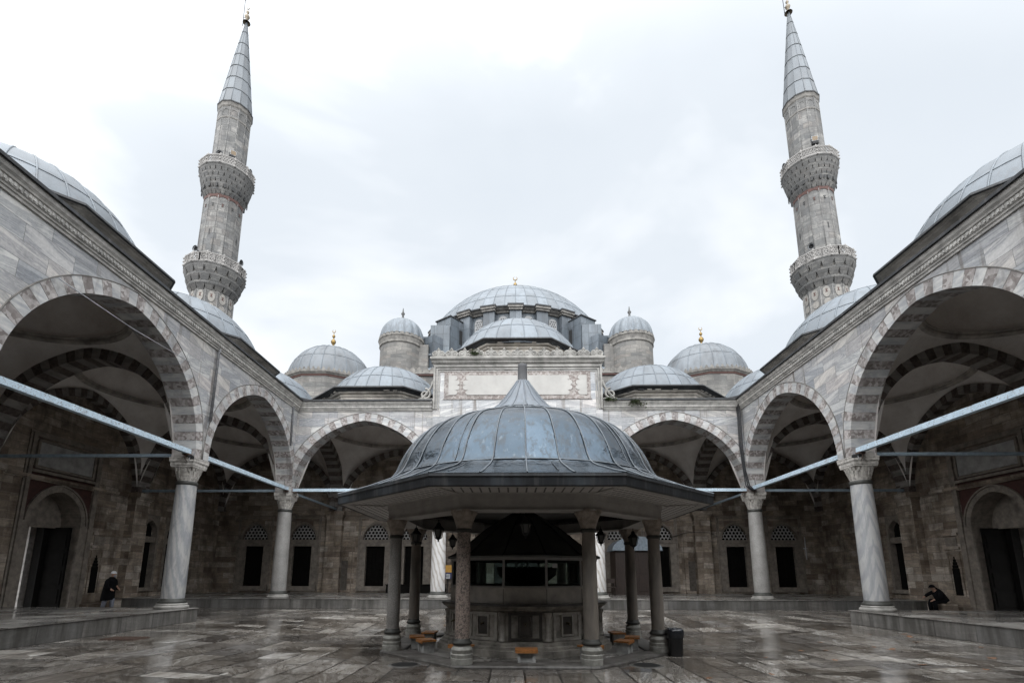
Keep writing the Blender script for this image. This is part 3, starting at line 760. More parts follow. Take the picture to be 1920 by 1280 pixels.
def window(parent, tf, cu, wf, zsill=.86, ztop=3.43, zs=3.86, dark=True, half=.85, bright=None):
    # opening in wall: cu±half+.3, z .62..5.15 ; wall face wf
    a = half+.17; z0, z1 = zsill-.30, zs+1.38
    mb = MB(tf)
    # jambs, sill, lintel of the lower opening
    oh = half-.22
    for s in (-1, 1):
        mb.box(cu+s*oh if s > 0 else cu-a, cu+a if s > 0 else cu-oh, wf-.03, wf+.34, zsill, ztop)
        mb.box(cu+(oh-.0 if s > 0 else -oh-.09), cu+(oh+.09 if s > 0 else -oh), wf-.07, wf-.031, zsill, ztop)
    mb.box(cu-a, cu+a, wf-.03, wf+.34, ztop+.002, zs-.12)
    mb.box(cu-a-.06, cu+a+.06, wf-.10, wf-.032, zs-.19, zs-.06)
    mb.box(cu-a, cu+a, wf-.05, wf+.34, zs-.118, zs)
    mb.box(cu-a-.05, cu+a+.05, wf-.13, wf+.34, z0+.002, zsill-.002)
    # lunette arch filler
    arch = arch_curve(half, 1.02, 0, 10)
    pts = [(-a, 0)] + arch + [(a, 0)]
    for w in (wf+.0,):
        for p, q in zip(pts[:-1], pts[1:]):
            if q[0]-p[0] > 1e-4: mb.face([(cu+p[0],w,zs+p[1]),(cu+q[0],w,zs+q[1]),(cu+q[0],w,z1-.002),(cu+p[0],w,z1-.002)], 1)
    for p, q in zip(arch[:-1], arch[1:]):
        mb.face([(cu+p[0],wf,zs+p[1]),(cu+q[0],wf,zs+q[1]),(cu+q[0],wf+.34,zs+q[1]),(cu+p[0],wf+.34,zs+p[1])], 1)
    arch_ring(mb, cu, zs, half, 1.02, 0.0, .07, wf-.05, wf+.02, 8, (0,0), 0)
    arch_ring(mb, cu, zs, half, 1.02, 0.10, .145, wf-.035, wf+.01, 8, (0,0), 0)
    # outer moulding frame
    for s in (-1, 1):
        for o, pr in ((.02,.06),(.12,.04)):
            mb.box(cu+s*(a+o)-.03, cu+s*(a+o)+.03, wf-pr, wf-.002, zsill-.35, z1+o+.05)
    for o, pr in ((.02,.062),(.12,.042)): mb.box(cu-a-o-.03, cu+a+o+.03, wf-pr, wf-.003, z1+o, z1+o+.055)
    fr = mb.build('window', [M['winframe'], M['istone']], parent)
    # dark shutters and grille
    m = MB(tf)
    m.box(cu-oh, cu+oh, wf+.22, wf+.30, zsill, ztop)
    for k in range(5):
        u = cu-oh+(k+.5)*2*oh/5; m.tube([(u, wf+.14, zsill), (u, wf+.14, ztop)], .014, 5)
    for k in range(6):
        z = zsill+(k+.5)*(ztop-zsill)/6; m.tube([(cu-oh, wf+.14, z), (cu+oh, wf+.14, z)], .012, 5)
    m.build('shutter', M['dark'], fr)
    g = MB(tf)
    r = .135; px = r*sqrt(3); rows_ = 8
    curve = arch_curve(half-.03, .98, 0, 12)
    def inside(x, z):
        if z < -.02: return False
        for p, q in zip(curve[:-1], curve[1:]):
            if p[0] <= x <= q[0]:
                return z <= p[1]+(q[1]-p[1])*(x-p[0])/max(1e-6, q[0]-p[0])
        return False
    for i in range(rows_):
        z = i*r*1.5+.05
        for j in range(-6, 7):
            x = j*px+(px/2 if i % 2 else 0)
            if not inside(x, z): continue
            ro, ri = r*1.0, r*.74
            for k in range(6):
                t0, t1 = pi/6+k*pi/3, pi/6+(k+1)*pi/3
                g.prism([(x+ri*cos(t0), z+ri*sin(t0)), (x+ro*cos(t0), z+ro*sin(t0)), (x+ro*cos(t1), z+ro*sin(t1)), (x+ri*cos(t1), z+ri*sin(t1))],
                        lambda A, B, W: (cu+A, wf+.10+W, zs+B), 0, .05)
    g.build('grille', M['grille'], fr)
    b = MB(tf); b.box(cu-half, cu+half, wf+.25, wf+.28, zs, zs+1.05); b.build('pane', M['dark'], fr)
    return fr
M['winframe'] = simple('grey_marble_surround', (.18,.155,.13), .7, var=.4, scale=4, bump=.25)
M['grille'] = simple('plaster_grille', (.34,.33,.32), .8, var=.2)
# ================================================================== ground
def floor_z(x, y):
    r = math.hypot(x, y+11.5)
    t = max(0, min(1, (10.3-r)/5.2)); t = t*t*(3-2*t)
    return -.235*t
mb = MB()
gx = [-260,-120,-60,-35]+[-24+i*.8 for i in range(61)]+[35,60,120,260]
gy = [-260,-120,-60,-40]+[-30+i*.8 for i in range(50)]+[40,80,160,320]
mb.grid([[(x, y, floor_z(x, y)) for x in gx] for y in gy], 0, True)
structure(mb.build('courtyard_ground', M['floor']))

def platform(name, x0, x1, y0, y1, z, edges):
    mb = MB()
    mb.box(x0, x1, y0, y1, -.3, z-.02, 0)
    # coping slab with slight nosing
    e = .03
    mb.box(x0-(e if 'w' in edges else 0), x1+(e if 'e' in edges else 0), y0-(e if 's' in edges else 0), y1+(e if 'n' in edges else 0), z-.018, z, 1)
    structure(mb.build(name, [M['kerb'], M['plat']]))
platform('stone_platform', -20.2, 20.2, -.70, 8.0, .46, 's')
platform('stone_platform', -20.2, -11.38, -27, -7.50, .46, 'en')
platform('stone_platform', 11.38, 20.2, -27, -7.50, .46, 'wn')

# ================================================================== arcades
def swap_tf(tf):  # arch drawn along w instead of u:  (a, depth, z) -> tf(depth, a, z)
    return lambda p: tf((p[1], p[0], p[2]))

def arcade(label, loc, tf, bays, cols, trans, wall_face, uext, wallext, ztopseg, holes, kinds, corner_trans=()):
    T = thing('courtyard_arcade', loc, label, 'arcade', 'arcades round the courtyard')
    for i, u in enumerate(cols):
        p = tf((u, 0, 0)); make_column(T, p[0], p[1], kinds[i])
    sw = MB(tf)
    for k, cu in enumerate(bays):
        ar = MB(tf)
        arch_ring(ar, cu, ZS, S0, RISE, 0, .43, -.432, .43, 19)
        ar.build('arch', [M['vw'], M['vr']], T)
        if abs(cu) > 12.5 and tf is TF_F: continue
        arch_wall(sw, cu, cu-4, cu+4, ZS, S0, RISE, .43, 10.06, -.42, .42)
        # thin label moulding round the extrados
        lm = MB(tf); cv = ext_curve(S0, RISE, .445, 22)
        lm.tube([(cu+x, -.425, ZS+z) for x, z in cv], .022, 5); lm.build('hood_mould', M['trimd'], T)
    sw.build('spandrel_wall', M['marble'], T)
    cornice(T, tf, ztopseg, 0 if tf is TF_F else .004)
    # transverse arches
    for u in trans:
        a = MB(swap_tf(tf))
        arch_ring(a, 3.95, ZS, S0, RISE, 0, .43, u-.40, u+.40, 19)
        a.build('transverse_arch', [M['vw2'], M['vr2']], T)
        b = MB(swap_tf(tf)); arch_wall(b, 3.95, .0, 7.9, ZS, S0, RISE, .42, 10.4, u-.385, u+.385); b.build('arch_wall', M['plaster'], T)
        r = MB(tf)
        r.box(u-.5, u+.5, wall_face-.42, wall_face+.02, 0.0, 5.30)
        for q, (zz, ov) in enumerate(((5.302,.05),(5.40,.09),(5.49,.13))): r.box(u-.5-ov, u+.5+ov, wall_face-.42-ov, wall_face+.01, zz, zz+.088 if q < 2 else 5.70)
        r.build('pilaster', M['istone'], T)
        tie(T, tf, (u, .5), (u, wall_face-.3), 5.86, .055, M['tied'], False)
    # wall arches
    for cu in bays + list(corner_trans):
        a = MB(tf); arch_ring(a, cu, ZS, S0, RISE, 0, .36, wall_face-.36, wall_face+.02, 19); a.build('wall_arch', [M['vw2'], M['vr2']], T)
    # wall
    wl = MB(tf); holed_wall(wl, wallext[0], wallext[1], 0, 10.45, wall_face, wall_face+1.3, holes)
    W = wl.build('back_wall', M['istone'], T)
    s = MB(tf)
    for u0, u1 in ((a, b) for a, b in zip(sorted([wallext[0]]+[t+.64 for t in trans]), sorted([t-.64 for t in trans]+[wallext[1]]))):
        if u1-u0 > 1: s.box(u0, u1, wall_face-.10, wall_face-.002, 5.48, 5.60); s.box(u0, u1, wall_face-.06, wall_face-.003, 5.40, 5.479)
    s.build('string_course', M['istone'], W)
    return T
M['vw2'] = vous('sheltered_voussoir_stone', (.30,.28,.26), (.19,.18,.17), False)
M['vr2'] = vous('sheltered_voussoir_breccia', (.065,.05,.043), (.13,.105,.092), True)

wholes = lambda c, half=.85: (c-half-.17, c+half+.17, .56, 5.24)
FW = [-17.35, -14.15, -9.3, -6.75, 6.75, 9.3, 14.2, 17.35]
fh = [wholes(c) for c in FW] + [(-1.5, 1.5, .47, 4.6)]
AF = arcade('arcade across the front of the mosque with the tall marble portal block', (0, 0, 0), TF_F,
            [-8,0,8], [-12,-4,4,12], [-12,-4,4,12], 7.7, (-12.4,12.4), (-20.2,20.2), [(-12.2,-4.46),(4.46,12.2)], fh, ['granite','zebra','zebra','granite'], [-16,16])
SIDEW = [1.35, 3.25]
def side_holes(): return [wholes(c, .52)[:2]+(.9, 4.75) for c in SIDEW] + [(-5.95, -2.75, -.1, 6.0)]
AL = arcade('arcade along the left side of the courtyard with a diagonally veined grey column', (-12, -12, 0), TF_L,
            [-20,-12,-4], [-8,-16,-24], [-24,-16,-8,0], 7.9, (-24.5,.4), (-31.7,7.7), [(-24.2,.2)], side_holes(), ['diag','zebra','diag'], [4])
AR = arcade('arcade along the right side of the courtyard with a chevron veined grey column', (12, -12, 0), TF_R,
            [-20,-12,-4], [-8,-16,-24], [-24,-16,-8,0], 7.9, (-24.5,.4), (-31.7,7.7), [(-24.2,.2)], side_holes(), ['chevron','zebra','diag'], [4])
# vaults, domes
for cu in (-16,-8,0,8,16):
    vault(AF, TF_F, cu)
    if cu: bay_dome(AF, TF_F, cu)
for T, tf in ((AL, TF_L), (AR, TF_R)):
    for cu in (-20,-12,-4):
        vault(T, tf, cu); bay_dome(T, tf, cu, 4.0, 10.5, 3.82)
# ties along the arcades
for u in (-8, 8): tie(AF, TF_F, (u-3.58, -.20), (u+3.58, -.20), 5.86, .075, M['tie'])
for u in (-16, 16): tie(AF, TF_F, (u-3.58, -.02), (u+3.58, -.02), 5.86, .06, M['tied'], False)
tie(AF, TF_F, (-3.58, -.20), (3.58, -.20), 5.86, .075, M['tie'])
for T, tf in ((AL, TF_L), (AR, TF_R)):
    for u in (-20, -12, -4): tie(T, tf, (u-3.62, -.20), (u+3.62, -.20), 5.90, .085, M['tie'])
def roof_sheet(T, tf, cus, u0, u1, closed):
    mb = MB(tf); z = 10.485
    ap = 3.58; t = ap*.45
    for cu in cus:
        def P(x, y): return (cu+x, 4+y, z)
        for s in (0, 1, 2, 3):
            def Rt(x, y):
                for _ in range(s): x, y = -y, x
                return P(x, y)
            if cu in closed:
                mb.face([Rt(0,0), Rt(4,-4), Rt(4,4)]); continue
            mb.face([Rt(ap,-t), Rt(4,-t), Rt(4,t), Rt(ap,t)])
            mb.face([Rt(ap,t), Rt(4,t), Rt(4,4)]); mb.face([Rt(t,ap), Rt(ap,t), Rt(4,4)]); mb.face([Rt(t,ap), Rt(4,4), Rt(t,4)])
    a, b = min(cus)-4, max(cus)+4
    mb.box(a, b, -.30, -.001, 10.44, z+.02)
    mb.box(a, b, 8.001, 9.25, 10.44, z+.02)
    if u0 < a-.05: mb.box(u0, a-.001, -.30, 9.25, 10.44, z+.02)
    if u1 > b+.05: mb.box(b+.001, u1, -.30, 9.25, 10.44, z+.02)
    mb.build('roof_lead', M['lead'], T)
# the entrance arcade the photographer stands under
TF_B = lambda p: (-p[0], -24-p[1], p[2])
AB = arcade('entrance arcade on the side of the courtyard opposite the mosque', (0, -24, 0), TF_B, [-8,0,8], [-4,4], [-12,-4,4,12], 7.7, (-12.4,12.4), (-20.2,20.2), [(-12.2,12.2)], [(-1.4,1.4,.0,4.4)], ['granite','granite'], [-16,16])
for cu in (-16,-8,0,8,16): vault(AB, TF_B, cu)
mb = MB(TF_B); mb.box(-1.4, 1.4, 8.0, 8.1, -.3, 4.4); mb.build('door_leaf', M['dark'], AB)  # unseen closed door, added to stop light and reflections from the opening
roof_sheet(AB, TF_B, (-16,-8,0,8,16), -20.3, 20.3, (-16,-8,0,8,16))
# roof leads over the walks (real roof behind the cornices)
for T, tf, u0, u1, w1 in ((AF, TF_F, -20.3, 20.3, 9.1), (AL, TF_L, -27, -.4, 8.6), (AR, TF_R, -27, -.4, 8.6)):
    roof_sheet(T, tf, (-16,-8,0,8,16) if tf is TF_F else (-20,-12,-4), u0, u1, ())
for T, tf in ((AL, TF_L), (AR, TF_R)):
    mb = MB(tf); mb.box(-27.2, 9.2, 8.0, 9.3, -.3, 10.38)
    # solid outer skin except the gate
    for u0, u1 in ((-27.2, -6.4), (-2.3, 9.2)): pass
for c in FW: window(AF, TF_F, c, 7.7)
M['sidewin'] = M['winframe']
for T, tf in ((AL, TF_L), (AR, TF_R)):
    for c in SIDEW:
        # slender arched recess
        mb = MB(tf); wf = 7.9; half = .52; a = half+.17; zs = 3.75
        arch = arch_curve(half, .72, 0, 10); pts = [(-a, 0)]+arch+[(a, 0)]
        for p, q in zip(pts[:-1], pts[1:]):
            if q[0]-p[0] > 1e-4: mb.face([(c+p[0],wf,zs+p[1]),(c+q[0],wf,zs+q[1]),(c+q[0],wf,4.75),(c+p[0],wf,4.75)], 0)
        arch_ring(mb, c, zs, half, .72, 0, .09, wf-.05, wf+.25, 8, (0,0), 0)
        for s in (-1, 1): mb.box(c+min(s*half, s*a), c+max(s*half, s*a), wf-.04, wf+.3, .9, zs-.002)
        mb.box(c-half, c+half, wf+.02, wf+.3, 3.3, 3.6)
        mb.box(c-a-.05, c+a+.05, wf-.12, wf+.3, .72, .898)
        f = mb.build('window', [M['winframe']], T)
        m = MB(tf); m.box(c-half, c+half, wf+.28, wf+.36, .9, 4.5); m.build('shutter', M['dark'], f)

# -------- side gates
def gate(T, tf):
    wf = 7.9; c = -4.35; hw = 1.6; zs = 3.75; s = 1.32; rise = 1.45
    mb = MB(tf)
    arch = arch_curve(s, rise, 0, 14); pts = [(-hw, 0)]+arch+[(hw, 0)]
    for p, q in zip(pts[:-1], pts[1:]):
        if q[0]-p[0] > 1e-4: mb.face([(c+p[0],wf+.03,zs+p[1]),(c+q[0],wf+.03,zs+q[1]),(c+q[0],wf+.03,6.0),(c+p[0],wf+.03,6.0)], 1)
    arch_ring(mb, c, zs, s, rise, -.10, .12, wf-.03, wf+.9, 14, (0,0), .001)
    arch_ring(mb, c, zs, s, rise, .125, .20, wf-.08, wf+.02, 14, (0,0), .0)
    for g in (-1, 1):
        lo, hi = sorted((g*(s-.10), g*hw)); mb.box(c+lo, c+hi, wf-.03, wf+1.25, -.05, zs-.002)
        lo, hi = sorted((g*hw, g*(hw+.16))); mb.box(c+lo, c+hi, wf-.09, wf-.002, -.05, 7.2)
        lo, hi = sorted((g*(hw+.20), g*(hw+.28))); mb.box(c+lo, c+hi, wf-.06, wf-.003, -.05, 7.3)
    mb.box(c-hw-.16, c+hw+.16, wf-.09, wf-.002, 7.2, 7.34); mb.box(c-hw-.28, c+hw+.28, wf-.06, wf-.004, 7.345, 7.42)
    mb.box(c-hw, c+hw, wf-.10, wf-.002, 5.72, 5.84)
    # flat head behind the arch, and vault infill
    mb.box(c-s, c+s, wf+.9, wf+1.25, 3.62, 5.6)
    G = mb.build('gate_surround', [M['winframe'], M['redpanel']], T)
    m = MB(tf); m.box(c-hw+.22, c+hw-.22, wf-.045, wf-.002, 6.02, 7.0, 0)
    m.build('inscription_panel', M['insc'], G)
    m = MB(tf)
    for g in (-1, 1): m.box(c-hw+.12, c+hw-.12, wf-.08, wf-.003, 5.90 if g < 0 else 7.02, 5.98 if g < 0 else 7.10)
    for g in (-1, 1): m.box(c+g*(hw-.16)-.05, c+g*(hw-.16)+.05, wf-.08, wf-.003, 5.981, 7.019)
    m.build('panel_frame', M['winframe'], G)
    # open door leaf folded against the far jamb
    d = MB(tf); d.box(c+s-.34, c+s-.24, wf+.20, wf+1.75, 0, 3.65); d.box(c+.72, c+s-.35, wf+1.15, wf+1.24, 0, 3.65)
    for k in range(4): d.box(c+s-.37, c+s-.341, wf+.3, wf+1.6, .35+k*.8, .95+k*.8)
    d.build('door_leaf', M['dark'], G)
    # plaque and small stepped niche beside the gate
    p = MB(tf); u = -1.95
    p.box(u-.30, u+.30, wf-.03, wf-.002, 2.95, 3.35); p.build('plaque', M['winframe'], T)
    for a, b in ((2.80,2.92),(3.42,3.55)):
        p = MB(tf); p.box(u-.42, u+.42, wf-.07, wf-.003, a, a+.05); p.box(u-.40, u+.40, wf-.05, wf-.004, a+.0501, b); p.build('plaque_moulding', M['istone'], T)
    p = MB(tf)
    for q, (hw2, a, b) in enumerate(((.20,.75,1.95),(.165,1.952,2.1),(.125,2.102,2.24),(.08,2.242,2.36),(.035,2.362,2.48))): p.box(u-hw2, u+hw2, wf-.004-q*.0005, wf+.02, a, b)
    p.build('niche', M['dark'], T)
    p = MB(tf)
    for g in (-1, 1): p.box(u+g*.31-.05, u+g*.31+.05, wf-.045, wf-.002, .72, 2.6)
    p.box(u-.36, u+.36, wf-.046, wf-.003, 2.605, 2.68); p.build('niche_frame', M['istone'], T)
    b = MB(tf); b.box(-1.6, -.5, wf-.55, wf-.002, 0, .40); b.box(-2.6, -1.602, wf-.5, wf-.002, 0, .28)
    b.build('stone_bench', M['istone'], T)
M['redpanel'] = simple('dark_red_marble_panel', (.05,.018,.014), .6, var=.3)
M['insc'] = simple('pale_inscription_slab', (.27,.265,.255), .6, var=.35, scale=2.5)
gate(AL, TF_L); gate(AR, TF_R)

# -------- muqarnas niches on the front wall at the column lines
for u in (-11.5, 11.5):
    mb = MB(TF_F); wf = 7.7
    for g in (-1, 1): mb.box(u+g*.62-.07, u+g*.62+.07, wf-.10, wf-.002, .5, 3.75)
    mb.box(u-.69, u+.69, wf-.10, wf-.003, 3.752, 3.86)
    mb.box(u-.55, u+.55, wf-.02, wf-.002, 2.95, 3.75)
    n = mb.build('niche', M['istone'], AF)
    m = MB(TF_F)
    for k in range(5):
        z = 2.55+k*.17; cnt = 6-k
        for j in range(cnt):
            x = u+(j-(cnt-1)/2)*.17
            m.hexa([(x-.03,wf-.06-.0,z),(x+.03,wf-.06,z),(x+.03,wf-.021,z),(x-.03,wf-.021,z),(x-.08,wf-.10,z+.15),(x+.08,wf-.10,z+.15),(x+.08,wf-.021,z+.15),(x-.08,wf-.021,z+.15)])
    m.build('muqarnas', M['istone'], n)
    m = MB(TF_F); m.box(u-.42, u+.42, wf-.012, wf-.001, .62, 2.5); m.build('recess', M['istoned'], n)  # flat dark panel; the niche's inner shade is put into its colour

# ================================================================== portal block (part of the front arcade)
PB0, PB1, PW = -4.42, 4.42, -.60
mb = MB()
arch_wall(mb, 0, PB0, PB1, ZS, S0, RISE, .43, 12.6, PW, PW+1.0)
for u in (PB0, PB1): mb.face([(u, PW, 5.9), (u, PW+1.0, 5.9), (u, PW+1.0, 12.6), (u, PW, 12.6)])
mb.box(PB0, PB1, PW+.002, 1.0, 12.0, 12.6)
portal = mb.build('portal_block', M['marble'], AF)
mb = MB(); arch_ring(mb, 0, ZS, S0, RISE, 0.002, .43, PW-.012, -.45, 19); mb.build('portal_arch', [M['vw'], M['vr']], portal)
# frame mouldings
mb = MB()
for o, pr, wd in ((.0,.10,.10),(.13,.06,.09),(.25,.03,.06)):
    for s in (-1, 1):
        u = s*(PB1-.05-o); mb.box(u-wd/2, u+wd/2, PW-pr, PW-.002, 10.05, 12.35-o)
    mb.box(PB0+o+.001, PB1-o-.001, PW-pr-.002, PW-.003, 12.352-o, 12.352-o+wd)
for z0, z1, pr in ((12.46,12.54,.08),(12.542,12.60,.13),(12.602,12.70,.19),(12.702,12.76,.25),(12.762,12.86,.30)):
    mb.box(PB0-pr*.6, PB1+pr*.6, PW-pr, PW+.9, z0, z1)
k = 58
for i in range(k):
    u = PB0+(i+.5)*(PB1-PB0)/k; mb.box(u-.04, u+.04, PW-.175, PW-.12, 12.548, 12.60)
mb.build('portal_frame', M['trimp'], portal)
# crenellation of paired scrolls with pointed leaves
mb = MB(); n = 13; pitch = (PB1-PB0+.2)/n
for i in range(n):
    c = PB0-.1+(i+.5)*pitch; zc = 12.862; h = pitch/2
    out = [(-h+.02,0),(h-.02,0),(h-.01,.24),(h*.62,.36),(h*.36,.37),(h*.22,.42),(.0,.54),(-h*.22,.42),(-h*.36,.37),(-h*.62,.36),(-h+.01,.24)]
    mb.prism(out, lambda a, b, W: (c+a, PW-.20+W, zc+b), 0, .16)
    for s in (-1, 1):
        pts = []
        for k in range(22):
            a = -pi/2+s*2*pi*1.5*k/21; r = .155*(1-.8*k/21)
            pts.append((c+s*h*.50+r*cos(a), PW-.205, zc+.19+r*sin(a)))
        mb.tube(pts, [.032*(1-.4*k/21) for k in range(22)], 5)
    mb.tube([(c-.09, PW-.205, zc+.36), (c, PW-.205, zc+.47), (c+.09, PW-.205, zc+.36)], .022, 4)
mb.build('crenellation', M['trimp'], portal)
# inscription panel: breccia field, lobed white cartouches
mb = MB(); mb.box(-3.85, 3.82, PW-.030, PW-.002, 10.62, 12.10)
for a, b, c, d in ((-3.9,3.87,12.10,12.13),(-3.9,3.87,10.585,10.618)): mb.box(a, b, PW-.045, PW-.002, c, d)
mb.build('breccia_panel', M['breccia'], portal)
def lobes(x, z0, z1, sgn, n=4, dep=.30):
    # scalloped end going up from z0 to z1
    pts = []; H = (z1-z0)
    for k in range(n):
        zc = z0+H*(k+.5)/n; off = dep*(1-abs((k+.5)/n*2-1))
        for a in range(7):
            t = -pi/2+pi*a/6
            pts.append((x+sgn*(off+.14*cos(t)), zc+H/n/2*sin(t)))
    return pts
mb = MB()
z0, z1 = 10.82, 11.90
R_l = lobes(2.55, z0, z1, 1); L_l = list(reversed(lobes(-2.55, z0, z1, -1)))
def slab(poly, proud): mb.prism(poly, lambda a, b, W: (a, PW-W, b), proud, .001)
# build the big cartouche as strips so it stays well formed
def strip(polyR, polyL, y):
    for (a, b), (c, d) in zip(zip(polyR[:-1], polyR[1:]), zip(polyL[:-1], polyL[1:])):
        mb.face([(c[0], y, c[1]), (a[0], y, a[1]), (b[0], y, b[1]), (d[0], y, d[1])])
    for P in (polyR, polyL):
        for a, b in zip(P[:-1], P[1:]): mb.face([(a[0], y, a[1]), (b[0], y, b[1]), (b[0], y+.03, b[1]), (a[0], y+.03, a[1])])
strip(lobes(2.5, z0, z1, 1), lobes(-2.5, z0, z1, -1), PW-.055)
for s in (-1, 1):
    inner = lobes(3.35*s, z0, z1, -s, 4, .22)
    strip(inner, [(3.62*s, q[1]) for q in inner], PW-.055)
mb.build('white_cartouche', M['trimw'], portal)
# curled brackets at the foot of the block
for s in (-1, 1):
    mb = MB(); pts = []
    for k in range(30):
        a = pi/2-s*0+2*pi*1.4*k/29; r = .30*(1-.78*k/29)
        pts.append((s*(4.86+.0)+s*r*cos(a), -.5, 10.92+r*sin(a)))
    mb.tube(pts, [.07*(1-.4*k/29) for k in range(30)], 6)
    pts = [(s*(4.45+.62*t), -.5, 11.65-1.0*t**.6) for t in [i/10 for i in range(11)]]
    mb.tube(pts, .07, 6)
    mb.box(min(s*4.44,s*5.2), max(s*4.44,s*5.2), -.6, -.4, 10.50, 10.66)
    mb.build('scroll_bracket', M['trimp'], portal)
# portal dome
bay_dome(AF, TF_F, 0, 4.0, 12.94, 4.15, 10.5, 14.25, fin=True)

# ================================================================== mosque
MO = thing('mosque', (0, 28.5, 0), 'domed grey stone mosque rising behind the portal block', 'mosque')
mb = MB()
mb.box(-19.6, 19.6, 9.05, 47, 0, 13.0)
hall = mb.build('hall_wall', M['pale'], MO)
mb = MB(); mb.box(-19.7, 19.7, 9.0, 47.1, 13.0, 13.2); mb.build('roof_lead', M['lead'], hall)
# raised centre facade with crest
mb = MB(); mb.box(-8.6, 8.6, 9.3, 12.4, 13.1, 15.9); cf = mb.build('facade_wall', M['pale'], MO)
mb = MB()
mb.box(-8.75, 8.75, 9.15, 12.4, 15.902, 16.02); mb.build('red_band', M['red'], cf)
mb = MB()
mb.box(-8.8, 8.8, 9.1, 12.4, 16.022, 16.15)
for i in range(36):
    c = -8.6+i*.49
    mb.prism([(-.22,0),(.22,0),(.24,.16),(.12,.28),(0,.40),(-.12,.28),(-.24,.16)], lambda a, b, W: (c+a, 9.1+W, 16.15+b), 0, .18)
mb.build('crest', M['trimd'], cf)
# block under the main dome
mb = MB(); mb.box(-11.0, 11.0, 17.6, 39.4, 13.2, 21.2); blk = mb.build('dome_base', M['pale'], MO)
mb = MB(); mb.box(-11.2, 11.2, 17.4, 39.6, 21.202, 21.4); mb.build('roof_lead', M['leadd'], blk)
# front half dome and stepped arches
mb = MB(); lead_dome(mb, (0, 18.2), 8.6, 12.6, 13.3, 32, (.3,.55,.8), .04); sd_ = mb.build('half_dome', [M['lead'], M['leadrib']], MO)
for s in (-1, 1):
    mb = MB()
    for k in range(9):
        a0 = radians(20+k*8); a1 = radians(28+k*8)
        # curved lead coping over the great arch seen beside the portal dome
        r0, r1 = 9.2, 10.3
        P4 = [(s*r0*cos(a0), r0*sin(a0)), (s*r1*cos(a0), r1*sin(a0)), (s*r1*cos(a1), r1*sin(a1)), (s*r0*cos(a1), r0*sin(a1))]
        mb.prism(P4, lambda a, b, W: (a, 15.6+W, 12.0+b), 0, 2.2)
    mb.build('great_arch', M['leadd'], MO)
mb = MB()
for k in range(13):
    a0 = radians(10+k*160/13); a1 = radians(10+(k+1)*160/13)
    mb.prism([(8.2*cos(a0), 8.2*sin(a0)), (9.15*cos(a0), 9.15*sin(a0)), (9.15*cos(a1), 9.15*sin(a1)), (8.2*cos(a1), 8.2*sin(a1))], lambda a, b, W: (a, 15.3+W, 12.0+b), 0, 2.0, k % 2)
mb.build('red_and_white_arch', [M['redpale'], M['pale']], MO)
# exedra half domes beside the portal
for s in (-1, 1):
    mb = MB(); lead_dome(mb, (s*6.6, 14.2), 3.0, 15.4, 16.0, 18, (.4,.7), .03); e_ = mb.build('small_half_dome', [M['leadd'], M['leadrib']], MO)
    mb = MB(); mb.lathe([(3.05,13.1),(3.05,15.9),(3.25,16.0),(3.3,16.15),(2.9,16.2)], (s*6.6, 14.2, 0), 20, 0, False); mb.build('drum', M['redpale'], e_)
# stepped masonry between dome drum and turrets
for s in (-1, 1):
    for x0, x1, y0, y1, z in ((7.4,9.4,18.5,23,23.6),(6.2,8.0,18.2,21,24.6),(8.8,11.2,19.5,26,22.6)):
        a, b = sorted((s*x0, s*x1)); mb = MB(); mb.box(a, b, y0, y1, 21.3, z); mb.build('stepped_buttress', M['leadd'], MO)
# main drum
DC = (0, 28.5)
mb = MB()
mb.lathe([(9.35,21.3),(9.35,26.35)], (*DC, 0), 72, 0, False); drum = mb.build('drum', M['leadd'], MO)
mb = MB(); 
mb.lathe([(9.4,26.28),(9.55,26.30),(9.6,26.42),(9.85,26.5),(10.0,26.62),(9.9,26.63)], (*DC, 0), 96, 0, False); mb.build('drum_cornice', M['trimd'], drum)
mb = MB(); mb.lathe([(9.9,26.62),(10.14,26.62),(10.16,26.74),(9.6,26.86)], (*DC, 0), 96, 0, False); mb.build('eave', M['leadedge'], drum)
pier = None
for k in range(24):
    a = -pi/2+2*pi*k/24; d = Vector((cos(a), sin(a), 0)); t_ = Vector((-sin(a), cos(a), 0))
    c = Vector((*DC, 0))
    m = MB(); m.obox(c+d*9.55+Vector((0,0,23.9)), t_*.56, d*.38, Vector((0,0,2.4)))
    p = m.build('drum_pier', M['leadd'], drum)
    m = MB()
    m.obox(c+d*9.75+Vector((0,0,26.40)), t_*.66, d*.38, Vector((0,0,.10))); m.obox(c+d*9.80+Vector((0,0,26.60)), t_*.74, d*.46, Vector((0,0,.099)))
    m.obox(c+d*9.82+Vector((0,0,26.77)), t_*.78, d*.50, Vector((0,0,.07)), 1)
    m.build('pier_cap', [M['trimd'], M['leadedge']], p)
    a2 = a+pi/24; d = Vector((cos(a2), sin(a2), 0)); t_ = Vector((-sin(a2), cos(a2), 0))
    if sin(a2) > .3: continue
    m = MB()
    def F(A, B, W): return tuple(c+d*(9.36+W)+t_*A+Vector((0,0,23.65+B)))
    out = [(-.42,0),(.42,0)]+[(.42*cos(q), 1.95+.42*sin(q)) for q in [pi*i/8 for i in range(9)]]
    m.prism(out, F, 0, .06, 0)
    for i in range(9):
        for j in range(4):
            x, z = -.315+j*.21+(.105 if i % 2 else 0)-.05, .14+i*.235
            if abs(x) > .36 or math.hypot(x, max(0, z-1.95)) > .37: continue
            m.prism([(x+.075*cos(q), z+.085*sin(q)) for q in [pi/3*i2 for i2 in range(6)]], F, .06, .064, 1)
    m.build('drum_window', [M['drumwin'], M['drainv']], drum)
